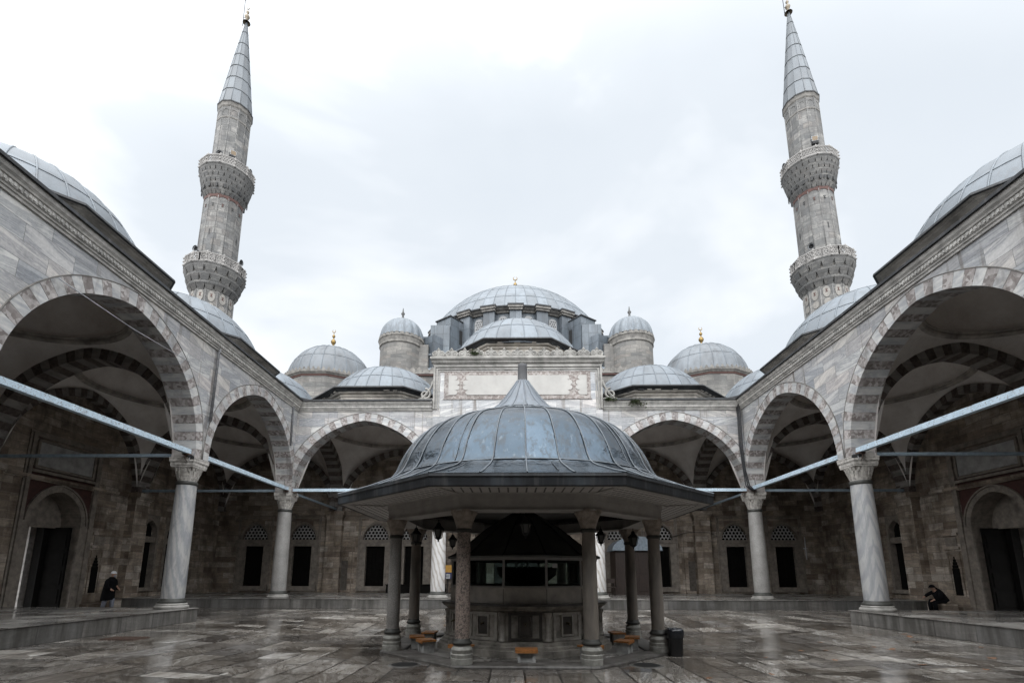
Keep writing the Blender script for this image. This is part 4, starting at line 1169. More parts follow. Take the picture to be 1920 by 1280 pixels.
# diagonal flying buttresses
for s in (-1, 1):
    m = MB(); c = Vector((*DC, 0)); a = -pi/2+s*radians(37); d = Vector((cos(a), sin(a), 0)); t_ = Vector((-sin(a), cos(a), 0))
    m.obox(c+d*10.3+Vector((0,0,23.2)), t_*.95, d*1.25, Vector((0,0,2.55)))
    m.obox(c+d*11.4+Vector((0,0,22.6)), t_*.70, d*.5, Vector((0,0,2.3)))
    m.obox(c+d*12.6+Vector((0,0,21.6)), t_*.8, d*.9, Vector((0,0,1.6)))
    b = m.build('flying_buttress', M['leadd'], drum)
    m = MB()
    m.obox(c+d*10.35+Vector((0,0,25.80)), t_*1.03, d*1.33, Vector((0,0,.05))); m.build('coping', M['leadedge'], b)
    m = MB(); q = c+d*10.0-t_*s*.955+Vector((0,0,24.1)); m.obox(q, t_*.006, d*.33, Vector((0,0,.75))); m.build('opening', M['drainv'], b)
mb = MB(); lead_dome(mb, DC, 10.95, 22.15, 26.6, 56, (.16,.34,.52,.70), .035, sub=1, ); md = mb.build('main_dome', [M['lead'], M['leadrib']], MO)
finial(md, (0, 28.5, 33.05), 3.0, M['gold'])
# weight turrets
for s in (-1, 1):
    c = (s*10.62, 18.0)
    m = MB(); m.lathe([(1.92,12.9),(1.92,22.0)], (*c, 0), 28, 0, True); t = m.build('turret', M['pale'], MO)
    m = MB(); m.lathe([(1.93,21.95),(2.02,22.02),(2.0,22.2),(2.06,22.5),(2.14,22.62),(2.10,22.75),(1.9,22.8)], (*c, 0), 28, 0, False)
    for k in range(28):
        a = 2*pi*k/28; d = Vector((cos(a), sin(a), 0)); q = Vector((-sin(a), cos(a), 0))
        m.obox(Vector((*c, 22.82))+d*2.02, q*.15, d*.06, Vector((0,0,.09)))
    m.build('cornice', M['trimd'], t)
    m = MB()
    zc = 23.0; pr = [(1.93*cos(x)**.9, zc-.15+2.15*sin(x)) for x in [pi/2*i/12 for i in range(12)]]+[(.05, zc+2.0)]
    m.lathe(pr, (*c, 0), 120, 0, True, radf=lambda T, i: 1+.07*abs(sin(T*8)))
    dm = m.build('ribbed_dome', M['lead'], t)
    knob(dm, (*c, zc+1.95), 1.3, M['darkgold'])
    # link wall from turret to drum
    m = MB(); x0, x1 = sorted((s*8.9, s*8.0)); m.box(x0, x1, 17.3, 20, 17, 22.2); m.build('link_wall', M['pale'], t)
# corner domes
for s in (-1, 1):
    c = (s*15.35, 13.6)
    m = MB(); poly_ring(m, (*c, 0), [(3.42,13.1),(3.42,16.35)], 12, pi/12); t = m.build('corner_drum', M['pale'], MO)
    m = MB(); poly_ring(m, (*c, 0), [(3.44,16.36),(3.47,16.37),(3.47,16.49),(3.44,16.5)], 12, pi/12); m.build('red_band', M['red'], t)
    m = MB(); poly_ring(m, (*c, 0), [(3.43,16.5),(3.52,16.52),(3.56,16.6),(3.64,16.64),(3.66,16.76),(3.4,16.8)], 12, pi/12)
    for k in range(60):
        a = 2*pi*k/60; rr = 3.54/cos((a-pi/12+pi/12) % (pi/6)-pi/12) if False else 3.6
        d = Vector((cos(a), sin(a), 0)); q = Vector((-sin(a), cos(a), 0)); b0 = Vector((*c, 16.78))+d*rr
        m.hexa([b0-q*.16-d*.05, b0+q*.16-d*.05, b0+q*.16+d*.05, b0-q*.16+d*.05, b0-q*.03-d*.04+Vector((0,0,.27)), b0+q*.03-d*.04+Vector((0,0,.27)), b0+q*.03+d*.04+Vector((0,0,.27)), b0-q*.03+d*.04+Vector((0,0,.27))])
    m.build('crest', M['trimd'], t)
    m = MB(); lead_dome(m, c, 3.36, 16.75, 16.9, 22, (.30,.58), .03); dm = m.build('dome', [M['lead2'], M['leadrib']], t)
    finial(dm, (*c, 20.08), 1.75, M['gold'])
# ================================================================== minarets
def minaret(loc, label):
    T = thing('minaret', loc, label, 'minaret', 'twin minarets')
    X, Y = loc[0], loc[1]; n = 12; ph = pi/12
    def pr(name, prof, mat, parent, k=n, f=False):
        m = MB(); poly_ring(m, (X, Y, 0), prof, k, pi/k); return m.build(name, mat, parent)
    m = MB(); poly_ring(m, (X, Y, 0), [(1.56,0),(1.52,14),(1.45,22.9)], n, ph)
    for k in range(n):   # engaged edge ribs
        a = 2*pi*k/n+ph; r = 1.46/cos(pi/n)
        m.tube([(X+(r+.05)*cos(a), Y+(r+.05)*sin(a), 8), (X+r*cos(a), Y+r*sin(a), 22.6)], .055, 5)
    sh = m.build('lower_shaft', M['minaret'], T)
    m = MB(); q = MB()
    for k in range(n):
        a = 2*pi*k/n; d = Vector((cos(a), sin(a), 0)); t_ = Vector((-sin(a), cos(a), 0)); r = 1.455
        c = Vector((X, Y, 0))+d*r
        out = [(.24*cos(x), .36*sin(x)) for x in [2*pi*i/14 for i in range(14)]]
        m.prism([(A, B*1.25) for A, B in out], lambda A, B, W: tuple(c+t_*A+d*(W+.01)+Vector((0,0,22.15+B))), .03, 0, back=False)
        m.prism([(A*.95, B*.8) for A, B in out], lambda A, B, W: tuple(c+t_*A+d*(W+.015)+Vector((0,0,21.35+B))), .03, 0, back=False)
        q.prism([(-.09,.14),(-.02,.02),(-.09,-.1),(.09,-.1),(.02,.02),(.09,.14)], lambda A, B, W: tuple(c+t_*A+d*(W+.012)+Vector((0,0,22.2+B))), .04, 0, back=False)
    md_ = m.build('medallion', M['medal'], sh); q.build('tulip_mark', M['red'], sh)
    def balcony(zc, zf, zt, r0, r1, name, tiers, lower):
        m = MB()
        H = zf-zc
        for i in range(tiers):
            f0, f1 = i/tiers, (i+1)/tiers
            ra, rb = r0+(r1-r0)*f0**.75, r0+(r1-r0)*f1**.75
            z0, z1 = zc+H*f0, zc+H*f1
            cnt = 16 if lower else 28
            m.lathe([(ra-.06, z0), (ra-.02, z1)], (X, Y, 0), 36, 1, False)
            for k in range(cnt):
                a = 2*pi*(k+.5*(i % 2))/cnt; d = Vector((cos(a), sin(a), 0)); t_ = Vector((-sin(a), cos(a), 0))
                w0, w1 = pi*ra/cnt*.72, pi*rb/cnt*.98
                b = Vector((X, Y, 0))+d*(ra-.05); tp = Vector((X, Y, 0))+d*(rb-.02)
                zm = z0+(z1-z0)*.72
                m.hexa([b-t_*w0+Vector((0,0,z0)), b+t_*w0+Vector((0,0,z0)), b+t_*w0+d*.05+Vector((0,0,z0)), b-t_*w0+d*.05+Vector((0,0,z0)),
                        b-t_*w1+Vector((0,0,zm)), b+t_*w1+Vector((0,0,zm)), tp+t_*w1+Vector((0,0,zm)), tp-t_*w1+Vector((0,0,zm))])
            m.lathe([(rb-.05, z0+(z1-z0)*.72), (rb-.02, z0+(z1-z0)*.74), (rb, z1), (rb-.15, z1+.001)], (X, Y, 0), 36, 0, False)
            if not lower and i == 1:
                for k in range(18):
                    a = 2*pi*k/18; d = Vector((cos(a), sin(a), 0)); t_ = Vector((-sin(a), cos(a), 0))
                    m.obox(Vector((X, Y, (z0+z1)/2-.05))+d*(rb-.02), t_*.07, d*.03, Vector((0,0,.17)), 2)
        m.lathe([(r1-.1, zf-.02), (r1+.02, zf), (r1+.05, zf+.10), (r1, zf+.11), (.9, zf+.12)], (X, Y, 0), 36, 0, False)
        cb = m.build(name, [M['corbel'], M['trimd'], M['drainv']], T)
        p = MB(); ap = r1*cos(pi/n)
        side = 2*ap*math.tan(pi/n)
        g = MB()
        for k in range(n):
            a = 2*pi*k/n; d = Vector((cos(a), sin(a), 0)); t_ = Vector((-sin(a), cos(a), 0)); c = Vector((X, Y, 0))+d*ap
            z0, z1 = zf+.11, zt
            up = Vector((0,0,1))
            g.obox(c+up*(z0+.05), t_*side/2, d*.05, up*.05); g.obox(c+up*(z1-.04), t_*side/2, d*.055, up*.04)
            # pierced slab: diagonal lattice
            hh = (z1-z0)-.18; zm = (z0+z1)/2+.01; st = .19
            nb = int((side-.1)/st)
            for i in range(nb+4):
                for sg in (-1, 1):
                    x0 = -side/2+.03+(i-2)*st; pts = []
                    xa, xb = x0, x0+hh*.62
                    if sg < 0: xa, xb = xb, xa
                    za, zb = zm-hh/2, zm+hh/2
                    lim = side/2-.03
                    def clip(xa, za, xb, zb):
                        dx = xb-xa; lo, hi = 0.0, 1.0
                        for L_, s_ in ((-lim, 1), (lim, -1)):
                            fa, fb = s_*(xa-L_), s_*(xb-L_)
                            if fa < 0 and fb < 0: return None
                            if fa < 0: lo = max(lo, fa/(fa-fb))
                            elif fb < 0: hi = min(hi, fa/(fa-fb))
                        if hi <= lo: return None
                        return (xa+dx*lo, za+(zb-za)*lo, xa+dx*hi, za+(zb-za)*hi)
                    q = clip(xa, za, xb, zb)
                    if not q: continue
                    A = c+t_*q[0]+up*q[1]; B = c+t_*q[2]+up*q[3]; dd = (B-A)
                    if dd.length < .05: continue
                    g.obox((A+B)/2, dd/2, d*.03, dd.normalized().cross(d)*.030)
            a3 = a+pi/n; e = Vector((X, Y, 0))+Vector((cos(a3), sin(a3), 0))*(r1-.01)
            g.lathe([(.075,zf+.05),(.085,zf+.35),(.06,zf+.4),(.085,zf+.55),(.06,zt-.12),(.085,zt-.02),(.05,zt+.05),(.02,zt+.14)], (e.x, e.y, 0), 6, 0, False)
            for hz in (.1,.38,.66):
                o = e+Vector((cos(a3), sin(a3), 0))*.09
                g.obox(o+up*(zf+hz), Vector((.05,0,0)), Vector((0,.05,0)), up*.05)
        if lower:
            for k in range(n):
                for s in (-1, 1):
                    a = 2*pi*k/n; d = Vector((cos(a), sin(a), 0)); t_ = Vector((-sin(a), cos(a), 0)); c = Vector((X, Y, 0))+d*(ap+.035)+t_*s*side*.24
                    pts = [c+t_*(.20*cos(x))+Vector((0,0,zf+.42+.30*sin(x))) for x in [2*pi*i/12 for i in range(13)]]
                    g.tube(pts, .03, 4, 0, False, False)
                    g.obox(c-t_*s*side*.24+Vector((0,0,(zf+zt)/2)), t_*.03, d*.03, Vector((0,0,(zt-zf)/2-.06)))
        g.build('parapet', M['trimm'], cb)
        return cb
    balcony(22.65, 24.5, 25.38, 1.48, 2.12, 'lower_balcony', 3, True)
    m = MB(); poly_ring(m, (X, Y, 0), [(1.38,24.4),(1.36,28),(1.34,31.2)], n, ph)
    for k in range(n):
        a = 2*pi*k/n+ph; r = 1.35/cos(pi/n); m.tube([(X+(r+.02)*cos(a), Y+(r+.02)*sin(a), 24.6), (X+r*cos(a), Y+r*sin(a), 30.8)], .04, 5)
    ms = m.build('middle_shaft', M['minaret'], T)
    # scalloped red band
    m = MB()
    for k in range(n):
        a = 2*pi*k/n; d = Vector((cos(a), sin(a), 0)); t_ = Vector((-sin(a), cos(a), 0)); c = Vector((X, Y, 0))+d*1.365; hs = 1.34*math.tan(pi/n)
        bot = [(hs*x/5, -.05+.24*(1-(x/5)**2)**.5 if abs(x) < 5 else -.05) for x in range(-5, 6)]
        m.prism(bot+[(hs,.42),(-hs,.42)], lambda A, B, W: tuple(c+t_*A+d*W+Vector((0,0,30.55+B))), .012, 0, back=False)
    m.build('red_band', M['red'], ms)
    m = MB()
    for k in range(n):
        a = 2*pi*k/n; d = Vector((cos(a), sin(a), 0)); t_ = Vector((-sin(a), cos(a), 0)); c = Vector((X, Y, 0))+d*1.36
        m.prism([(-.10,.14),(-.02,.02),(-.08,-.1),(.08,-.1),(.02,.02),(.10,.14)], lambda A, B, W: tuple(c+t_*A+d*W+Vector((0,0,30.0+B))), .02, 0, k % 2, back=False)
        if k % 3 == 0: m.prism([(-.04,-.25),(.04,-.25),(.04,.25),(-.04,.25)], lambda A, B, W: tuple(c+t_*A+d*W+Vector((0,0,27.6+B))), .02, 0, 1, back=False)
    m.build('tulip_mark', [M['red'], M['drainv']], ms)
    balcony(30.95, 33.2, 34.05, 1.38, 1.98, 'upper_balcony', 5, False)
    m = MB(); poly_ring(m, (X, Y, 0), [(1.22,33),(1.19,39.0),(1.19,39.6)], n, ph)
    for k in range(n):
        a = 2*pi*k/n+ph; r = 1.2/cos(pi/n); m.tube([(X+r*cos(a), Y+r*sin(a), 33.2), (X+r*cos(a), Y+r*sin(a), 39.3)], .035, 5)
        a = 2*pi*k/n; d = Vector((cos(a), sin(a), 0)); t_ = Vector((-sin(a), cos(a), 0)); c = Vector((X, Y, 0))+d*1.19
        m.tube([c+t_*(.24*cos(x))+Vector((0,0,38.7+.35*sin(x))) for x in [pi*i/8 for i in range(9)]], .03, 4, 0, False)
    us = m.build('upper_shaft', M['minaret'], T)
    m = MB(); poly_ring(m, (X, Y, 0), [(1.19,38.2),(1.23,38.22),(1.23,38.34),(1.19,38.36)], n, ph); poly_ring(m, (X, Y, 0), [(1.19,39.3),(1.25,39.4),(1.27,39.6),(1.30,39.7)], n, ph); m.build('cornice', M['trimd'], us)
    m = MB()
    poly_ring(m, (X, Y, 0), [(1.2,39.69),(1.33,39.70),(1.34,39.80),(1.18,39.92)], n, ph)
    m.build('eave', M['leadedge'], us)
    m = MB(); H = 9.55; prof = [(1.20*(1-i/7)**.97+.05, 39.88+H*i/7) for i in range(8)]
    poly_ring(m, (X, Y, 0), prof, n, ph)
    for i in range(1, 7):
        r, z = prof[i]; r /= cos(pi/n)
        m.tube([(X+(r+.01)*cos(2*pi*k/n+ph), Y+(r+.01)*sin(2*pi*k/n+ph), z) for k in range(n+1)], .028, 4, 1, False, False)
    for k in range(n):
        a = 2*pi*k/n+ph; m.tube([(X+(r/cos(pi/n)+.005)*cos(a), Y+(r/cos(pi/n)+.005)*sin(a), z) for r, z in prof], .022, 4)
    sp = m.build('spire', [M['lead3'], M['leadedge']], T)
    finial(sp, (X, Y, 49.3), 1.75, M['gold2'])
    m = MB(); s = -1 if X < 0 else 1
    m.tube([(X-.32*1, Y, 49.0), (X-.36, Y, 51.9)], .028, 5); m.lathe([(.0,0),(.09,.05),(.1,.12),(0,.2)], (X-.36, Y, 51.85), 8); m.tube([(X-.34, Y, 49.9), (X, Y, 49.9)], .02, 4)
    m.build('lightning_rod', M['iron'], sp)
    return T
M['medal'] = simple('inlaid_marble_medallion', (.190,.177,.160), .7, var=.3)
M['trimm'] = simple('pierced_parapet_stone', (.220,.209,.198), .75, var=.35, scale=2, bump=.2)
M['lead3'] = lead('spire_lead', (.0893,.1008,.1116), (.1253,.1382,.1519), (.1519,.1699,.1829), .42)
M['gold2'] = simple('weathered_gilt', (.17,.14,.10), .4, .4)
minaret((-23.75, 10, 0), 'left minaret of dirty grey stone with two balconies and lead spire')
minaret((23.62, 10, 0), 'right minaret of dirty grey stone with two balconies and lead spire')

def horn(p, d, r, label):
    p = Vector(p); d = Vector(d).normalized()
    a = Vector((0,0,1)); x = d.cross(a).normalized(); y = x.cross(d)
    T = thing('loudspeaker', p, label, 'loudspeaker', 'horn loudspeakers on the minarets')
    m = MB(); rows = []
    for rr, t in ((.10,-.8),(.22,-.55),(.26,-.2),(.5,.0),(.8,.22),(1.0,.34),(1.02,.36)): rows.append([p+d*t*r*1.6+x*(rr*r*cos(2*pi*k/16))+y*(rr*r*sin(2*pi*k/16)) for k in range(16)])
    m.grid(rows, 0, True, True); m.build('horn', M['speaker'], T)
    m = MB(); rows = []
    for rr, t in ((.98,.34),(.7,.15),(.42,-.02),(.2,-.1),(.02,-.1)): rows.append([p+d*t*r*1.6+x*(rr*r*cos(2*pi*k/16))+y*(rr*r*sin(2*pi*k/16)) for k in range(16)])
    m.grid(rows, 0, True, True); m.build('mouth', M['iron'], T)
    m = MB(); m.tube([p-d*r*.5, p-d*r*.5-Vector((0,0,r*2.0))], r*.16, 5); m.build('bracket', M['iron'], T)
def around(mx_, ang, r, z):   # ang measured from the direction facing the camera
    X, Y = mx_, 10; b = atan2(-25.8-Y, -X)
    a = b+ang
    return (X+r*cos(a), Y+r*sin(a), z), (cos(a), sin(a), -.1)
for mx_, ang, z, R0, lab in ((-23.75,-.85,25.75,1.9,'grey horn loudspeaker at the left edge of the lower balcony of the left minaret'),(-23.75,.95,25.75,1.9,'black mouthed horn loudspeaker at the right edge of the lower balcony of the left minaret'),
                       (-23.75,-.45,34.35,1.6,'pale horn loudspeaker beside the floodlight on the upper balcony of the left minaret'),(-23.75,1.0,34.1,1.75,'pale horn loudspeaker low at the right of the upper balcony of the left minaret'),
                       (23.62,-.25,25.8,1.95,'black mouthed horn loudspeaker in front of the lower balcony of the right minaret'),(23.62,-1.0,34.0,1.85,'pale horn loudspeaker at the left of the upper balcony of the right minaret')):
    p, d = around(mx_, ang, R0, z); horn(p, d, .24, lab)
def flood(p, d, lab):
    p = Vector(p); d = Vector(d).normalized(); x = d.cross(Vector((0,0,1))).normalized(); y = x.cross(d)
    T = thing('floodlight', p, lab, 'floodlight', 'floodlights on the minarets')
    m = MB(); m.obox(p, x*.22, d*.10, y*.20); m.obox(p-d*.15, x*.15, d*.05, y*.14); m.build('housing', M['speaker'], T)
    m = MB(); m.obox(p+d*.105, x*.19, d*.006, y*.17); m.build('lens', M['flood'], T)
    m = MB()
    for s in (-1, 1): m.obox(p+x*s*.24-Vector((0,0,.22)), x*.015, d*.03, Vector((0,0,.25)))
    m.obox(p-Vector((0,0,.36)), x*.2, d*.12, Vector((0,0,.1))); m.build('bracket', M['iron'], T)
p, d = around(-23.75, .12, 1.55, 34.75); flood(p, d, 'boxy floodlight with ochre glass on the upper balcony of the left minaret')
p, d = around(23.62, .35, 1.75, 34.85); flood(p, d, 'boxy floodlight on the upper balcony of the right minaret')

# ================================================================== ablution fountain canopy
FX, FY, FZ = .06, -11.51, -.17
FC = thing('fountain_canopy', (FX, FY, FZ), 'octagonal fountain canopy with a glossy blue grey lead dome on eight columns', 'fountain canopy')
AP = 3.255; RC = AP/cos(pi/8)
kinds8 = ['brown','pink','brown','granite','brown','brown','brown','brown']
# corner angles: front-left = -112.5deg, front-right = -67.5 ...
order = [(-112.5,'pink'),(-67.5,'brown'),(-22.5,'brown'),(22.5,'brown'),(67.5,'brown'),(112.5,'brown'),(157.5,'brown'),(202.5,'granite')]
for deg, kd in order:
    a = radians(deg); x, y = FX+RC*cos(a), FY+RC*sin(a)
    m = MB()
    m.lathe([(.155,.50),(.158,1.2),(.152,2.0),(.142,2.72)], (x, y, FZ), 24)
    c = m.build('column', M['c_'+kd], FC, (x, y, FZ)); c.location = (x-FX, y-FY, 0)
    m = MB()
    m.lathe([(.225,0),(.23,.12),(.215,.13),(.22,.14),(.23,.20),(.20,.215),(.205,.23),(.225,.29),(.205,.33),(.185,.35),(.175,.385)], (x, y, FZ), 24, 0, False)
    m.build('base', M['fbase'], c)
    m = MB(); m.lathe([(.175,.385),(.205,.395),(.21,.43),(.19,.45),(.17,.46),(.168,.50),(.15,.51)], (x, y, FZ), 24)
    m.build('collar', M['collar'], c)
    m = MB(); m.lathe([(.14,2.70),(.165,2.71),(.17,2.76),(.15,2.79)], (x, y, FZ), 20); m.build('neck_ring', M['collar'], c)
    m = MB(); rows = []
    for r, p, z in ((.150,2.1,2.78),(.165,2.4,2.84),(.19,3,2.95),(.215,5,3.06),(.235,8,3.12),(.235,8,3.19)):
        rows.append([(x+r/((abs(cos(t))**p+abs(sin(t))**p)**(1/p))*cos(t+a), y+r/((abs(cos(t))**p+abs(sin(t))**p)**(1/p))*sin(t+a), FZ+z) for t in [2*pi*k/24 for k in range(24)]])
    m.grid(rows, 0, False, True); m.build('capital', M['fcap'], c)
def octring(m, r0, z0, r1, z1, mat=0, uvm=None):
    k = 1/cos(pi/8)
    for j in range(8):
        a0, a1 = radians(-112.5+45*j), radians(-67.5+45*j)
        P = [(FX+r0*k*cos(a0), FY+r0*k*sin(a0), z0), (FX+r0*k*cos(a1), FY+r0*k*sin(a1), z0), (FX+r1*k*cos(a1), FY+r1*k*sin(a1), z1), (FX+r1*k*cos(a0), FY+r1*k*sin(a0), z1)]
        h0, h1 = r0*math.tan(pi/8), r1*math.tan(pi/8)
        m.face(P, mat, uv=[(-h0, r0), (h0, r0), (h1, r1), (-h1, r1)])
def octloop(m, prof, mat=0):
    for (r0, z0), (r1, z1) in zip(prof[:-1], prof[1:]): octring(m, r0, z0, r1, z1, mat)
ZB = 3.02
m = MB(); octloop(m, [(3.06,ZB),(3.46,ZB),(3.46,ZB+.20),(3.485,ZB+.20),(3.485,ZB+.345),(3.06,ZB+.345),(3.06,ZB)]); 
octloop(m, [(3.00,ZB-.03),(3.50,ZB-.03),(3.50,ZB-.002),(3.00,ZB-.002),(3.00,ZB-.03)])
m.build('beam', M['paint'], FC)
m = MB(); octloop(m, [(3.487,ZB+.343),(4.50,3.345)], 0); m.build('soffit', M['soffit'], FC)
m = MB(); octloop(m, [(4.36,3.335),(4.56,3.332),(4.56,3.36),(4.36,3.36)]); octloop(m, [(3.49,ZB+.325),(3.60,ZB+.325),(3.60,ZB+.342)])
k = 1/cos(pi/8)
for j in range(8):
    a = radians(-112.5+45*j); d = Vector((cos(a), sin(a), 0)); t_ = Vector((-sin(a), cos(a), 0))
    m.obox(Vector((FX, FY, 3.338))+d*(4.05*k), d*.54, t_*.045, Vector((0,0,.012)))
m.build('soffit_trim', M['paint'], FC)
m = MB(); octloop(m, [(4.555,3.32),(4.60,3.32),(4.615,3.34),(4.62,3.50),(4.64,3.52),(4.63,3.575),(4.5,3.60)]); m.build('fascia', M['fascia'], FC)
m = MB(); octloop(m, [(.01,3.50),(3.06,3.46)]); octloop(m, [(3.06,3.3),(3.06,3.5)])
m.build('ceiling', M['ceil'], FC)
# roof
RP = [(4.63, 3.585), (4.46, 3.65), (4.29, 3.73), (4.12, 3.82), (3.92, 3.93), (3.75, 4.07), (3.62, 4.27), (3.54, 4.49), (3.43, 4.72), (3.30, 4.94), (3.15, 5.15), (2.98, 5.34), (2.77, 5.50), (2.52, 5.63), (2.24, 5.74), (1.96, 5.84), (1.69, 5.94), (1.42, 6.05), (1.18, 6.15), (0.95, 6.22), (.78,6.26)]
def octf(t):
    u = (t+pi/8) % (pi/4)-pi/8
    return 1/cos(u)
NS = 160
def wob_(t, i): return 0
rows, uvs = [], []
m = MB()
RP = [(r*(.98 if z > 4.0 else .99 if z > 3.9 else 1), z) for r, z in RP]
FR = [RP[0]]
for (r0, z0), (r1, z1) in zip(RP[:-1], RP[1:]):
    for q in (1/3, 2/3, 1): FR.append((r0+(r1-r0)*q, z0+(z1-z0)*q))
# smooth the profile a little
for _ in range(2): FR = [FR[0]]+[((a[0]+2*b[0]+c[0])/4, (a[1]+2*b[1]+c[1])/4) for a, b, c in zip(FR[:-2], FR[1:-1], FR[2:])]+[FR[-1]]
def oct_w(r): return max(.08, min(1, (r-3.62)/.95))
rnd = random.Random(3)
ph1 = [(rnd.uniform(0, 6.28), rnd.randint(9, 31), rnd.uniform(2, 8)) for _ in range(10)]
def dent(t, z): return .009*sum(sin(n*t+p+q*z) for p, n, q in ph1)/2.2
for r, z in FR:
    w_ = oct_w(r); fl = .6 if 3.7 < z < 6.1 else .1
    rows.append([(FX+(r*(1+(octf(2*pi*j/NS)-1)*w_)+fl*dent(2*pi*j/NS, z))*cos(2*pi*j/NS), FY+(r*(1+(octf(2*pi*j/NS)-1)*w_)+fl*dent(2*pi*j/NS, z))*sin(2*pi*j/NS), z+fl*dent(2*pi*j/NS+1, z)*.5) for j in range(NS)])
cells = {}
m.grid(rows, 0, True, True, None, lambda i, j: cells.setdefault((j//5, 0 if i < 15 else 1 if i < 42 else 2), random.random()))
roof = m.build('lead_dome', M['leadf'], FC)
m = MB()
for j in range(0, NS, 5):
    t = 2*pi*j/NS
    pts = []
    for r, z in FR:
        rr = r*(1+(octf(t)-1)*oct_w(r))+.008; pts.append((FX+rr*cos(t), FY+rr*sin(t), z+.008))
    m.tube(pts[:-6 if (j//5) % 2 else None], .017, 5, 0, True, False)
for i in (15, 42):
    r, z = FR[i]; w_ = oct_w(r)
    m.tube([(FX+(r*(1+(octf(2*pi*j/NS)-1)*w_)+.006)*cos(2*pi*j/NS), FY+(r*(1+(octf(2*pi*j/NS)-1)*w_)+.006)*sin(2*pi*j/NS), z+.006) for j in range(NS+1)], .014, 4, 0, False, False)
for k in range(26):
    j = rnd.randrange(0, NS, 5)+rnd.choice((1.2, 3.6)); t = 2*pi*j/NS; a, b = rnd.choice(((16,41),(16,30),(28,41),(4,14)))
    pts = []
    for r, z in FR[a:b]:
        rr = r*(1+(octf(t)-1)*oct_w(r))+.004; pts.append((FX+rr*cos(t), FY+rr*sin(t), z+.004))
    m.tube(pts, .009, 4, 0, True, False)
m.build('seam', M['leadrib'], roof)
m = MB()
prof = [(1.06,6.19),(.97,6.27),(.78,6.43),(.56,6.69),(.38,6.95),(.245,7.15),(.17,7.27)]
m.lathe(prof, (FX, FY, 0), 64, 0, True)
for k in range(16):
    a = 2*pi*k/16+.1; m.tube([(FX+(r+.006)*cos(a), FY+(r+.006)*sin(a), z) for r, z in prof], .017, 4, 0, True, False)
m.build('neck', M['lead4'], roof)
m = MB(); m.lathe([(.17,7.25),(.145,7.30),(.14,7.5),(.135,7.72),(.14,7.80),(.0,7.81)], (FX, FY, 0), 16); m.build('spike', M['leadd2'], roof)
# octagonal kerb the columns stand on
m = MB(); octloop(m, [(3.52,-.40),(3.52,FZ-.03),(3.50,FZ),(2.98,FZ),(2.98,-.40)]); m.build('kerb', M['kerb'], FC)
m = MB(); octloop(m, [(.02,FZ-.045),(2.99,FZ-.045)]); m.build('channel_floor', M['plat'], FC)
# ================================================================== basin under the canopy
BS = thing('fountain_basin', (FX, FY, FZ), 'twelve sided carved marble washing basin glazed above under the canopy', 'fountain')
def ngon_ring(m, n, prof, mat=0):
    poly_ring(m, (FX, FY, 0), prof, n, pi/2+pi/n, mat)
m = MB(); ngon_ring(m, 12, [(2.25,FZ-.05),(2.25,FZ+.10),(2.18,FZ+.11),(2.18,FZ+.17),(2.10,FZ+.19),(2.10,FZ+.25),(2.03,FZ+.27),(1.98,FZ+.28),(1.98,.78),(2.03,.80),(2.06,.84),(2.13,.87),(2.13,.91),(1.9,.93)])
bw = m.build('basin_wall', M['basin'], BS)
m = MB(); ngon_ring(m, 12, [(2.10,.905),(2.17,.91),(2.16,.945),(1.92,.96)]); m.build('dark_rim', M['basind'], bw)
for k in range(12):
    a = -pi/2+pi/6*k; d = Vector((cos(a), sin(a), 0)); t_ = Vector((-sin(a), cos(a), 0)); c = Vector((FX, FY, 0))+d*1.98
    up = Vector((0,0,1))
    m = MB()
    for s in (-1, 1): m.obox(c+t_*s*.36+up*.44, t_*.035, d*.03, up*.32)
    m.obox(c+up*.735, t_*.40, d*.031, up*.03); m.obox(c+up*.155, t_*.40, d*.031, up*.035)
    for s in (-1, 1): m.obox(c+t_*s*.15+up*.46, t_*.018, d*.045, up*.24)
    m.obox(c+up*.685, t_*.17, d*.046, up*.02); m.obox(c+up*.235, t_*.17, d*.046, up*.02)
    p = m.build('panel', M['basin2'] if k else M['basind'], BS)
    if k % 3 == 1 or True:
        m = MB(); pts = [c+d*.02+t_*(.11*cos(q))+up*(.52+.13*sin(q)) for q in [pi*i/8 for i in range(9)]]
        m.prism([(.12*cos(q), .10+.12*sin(q)) for q in [pi*i/8 for i in range(9)]]+[(-.12,-.24),(.12,-.24)], lambda A, B, W: tuple(c+t_*A+d*W+up*(.5+B)), .012, 0, back=False)
        m.build('recess_shade', M['basind'], p)  # dark arch paints in shade so the panel looks deeper
    m = MB(); m.tube([c, c+d*.10+up*.0, c+d*.15+up*-.03], .022, 6); m.tube([c+d*.06-t_*.05+up*.03, c+d*.06+t_*.05+up*.03], .012, 5)
    for o in m.v: pass
    m.v = [(x, y, z+.50) for x, y, z in m.v]
    m.build('tap', M['tap'], p)
    # corner pilaster column
    a2 = a+pi/12; d2 = Vector((cos(a2), sin(a2), 0)); e = Vector((FX, FY, 0))+d2*(1.98/cos(pi/12)+.0)
    m = MB(); m.lathe([(.10,.12),(.10,.17),(.07,.19),(.065,.66),(.09,.69),(.10,.77)], (e.x, e.y, 0), 12); m.build('engaged_colonnette', M['basin'], BS)
m = MB(); ngon_ring(m, 12, [(1.93,.93),(1.93,1.30),(1.96,1.302),(1.96,1.335),(1.86,1.34),(1.86,.93)]); par = m.build('marble_parapet', M['parapet'], BS)
m = MB()
for k in range(12):
    a = -pi/2+pi/12+pi/6*k; e = Vector((FX, FY, 0))+Vector((cos(a), sin(a), 0))*(1.93/cos(pi/12))
    m.obox(e+Vector((0,0,1.12)), Vector((.006,0,0)), Vector((0,.006,0)), Vector((0,0,.185)))
m.build('joint', M['basind'], par)
m = MB()
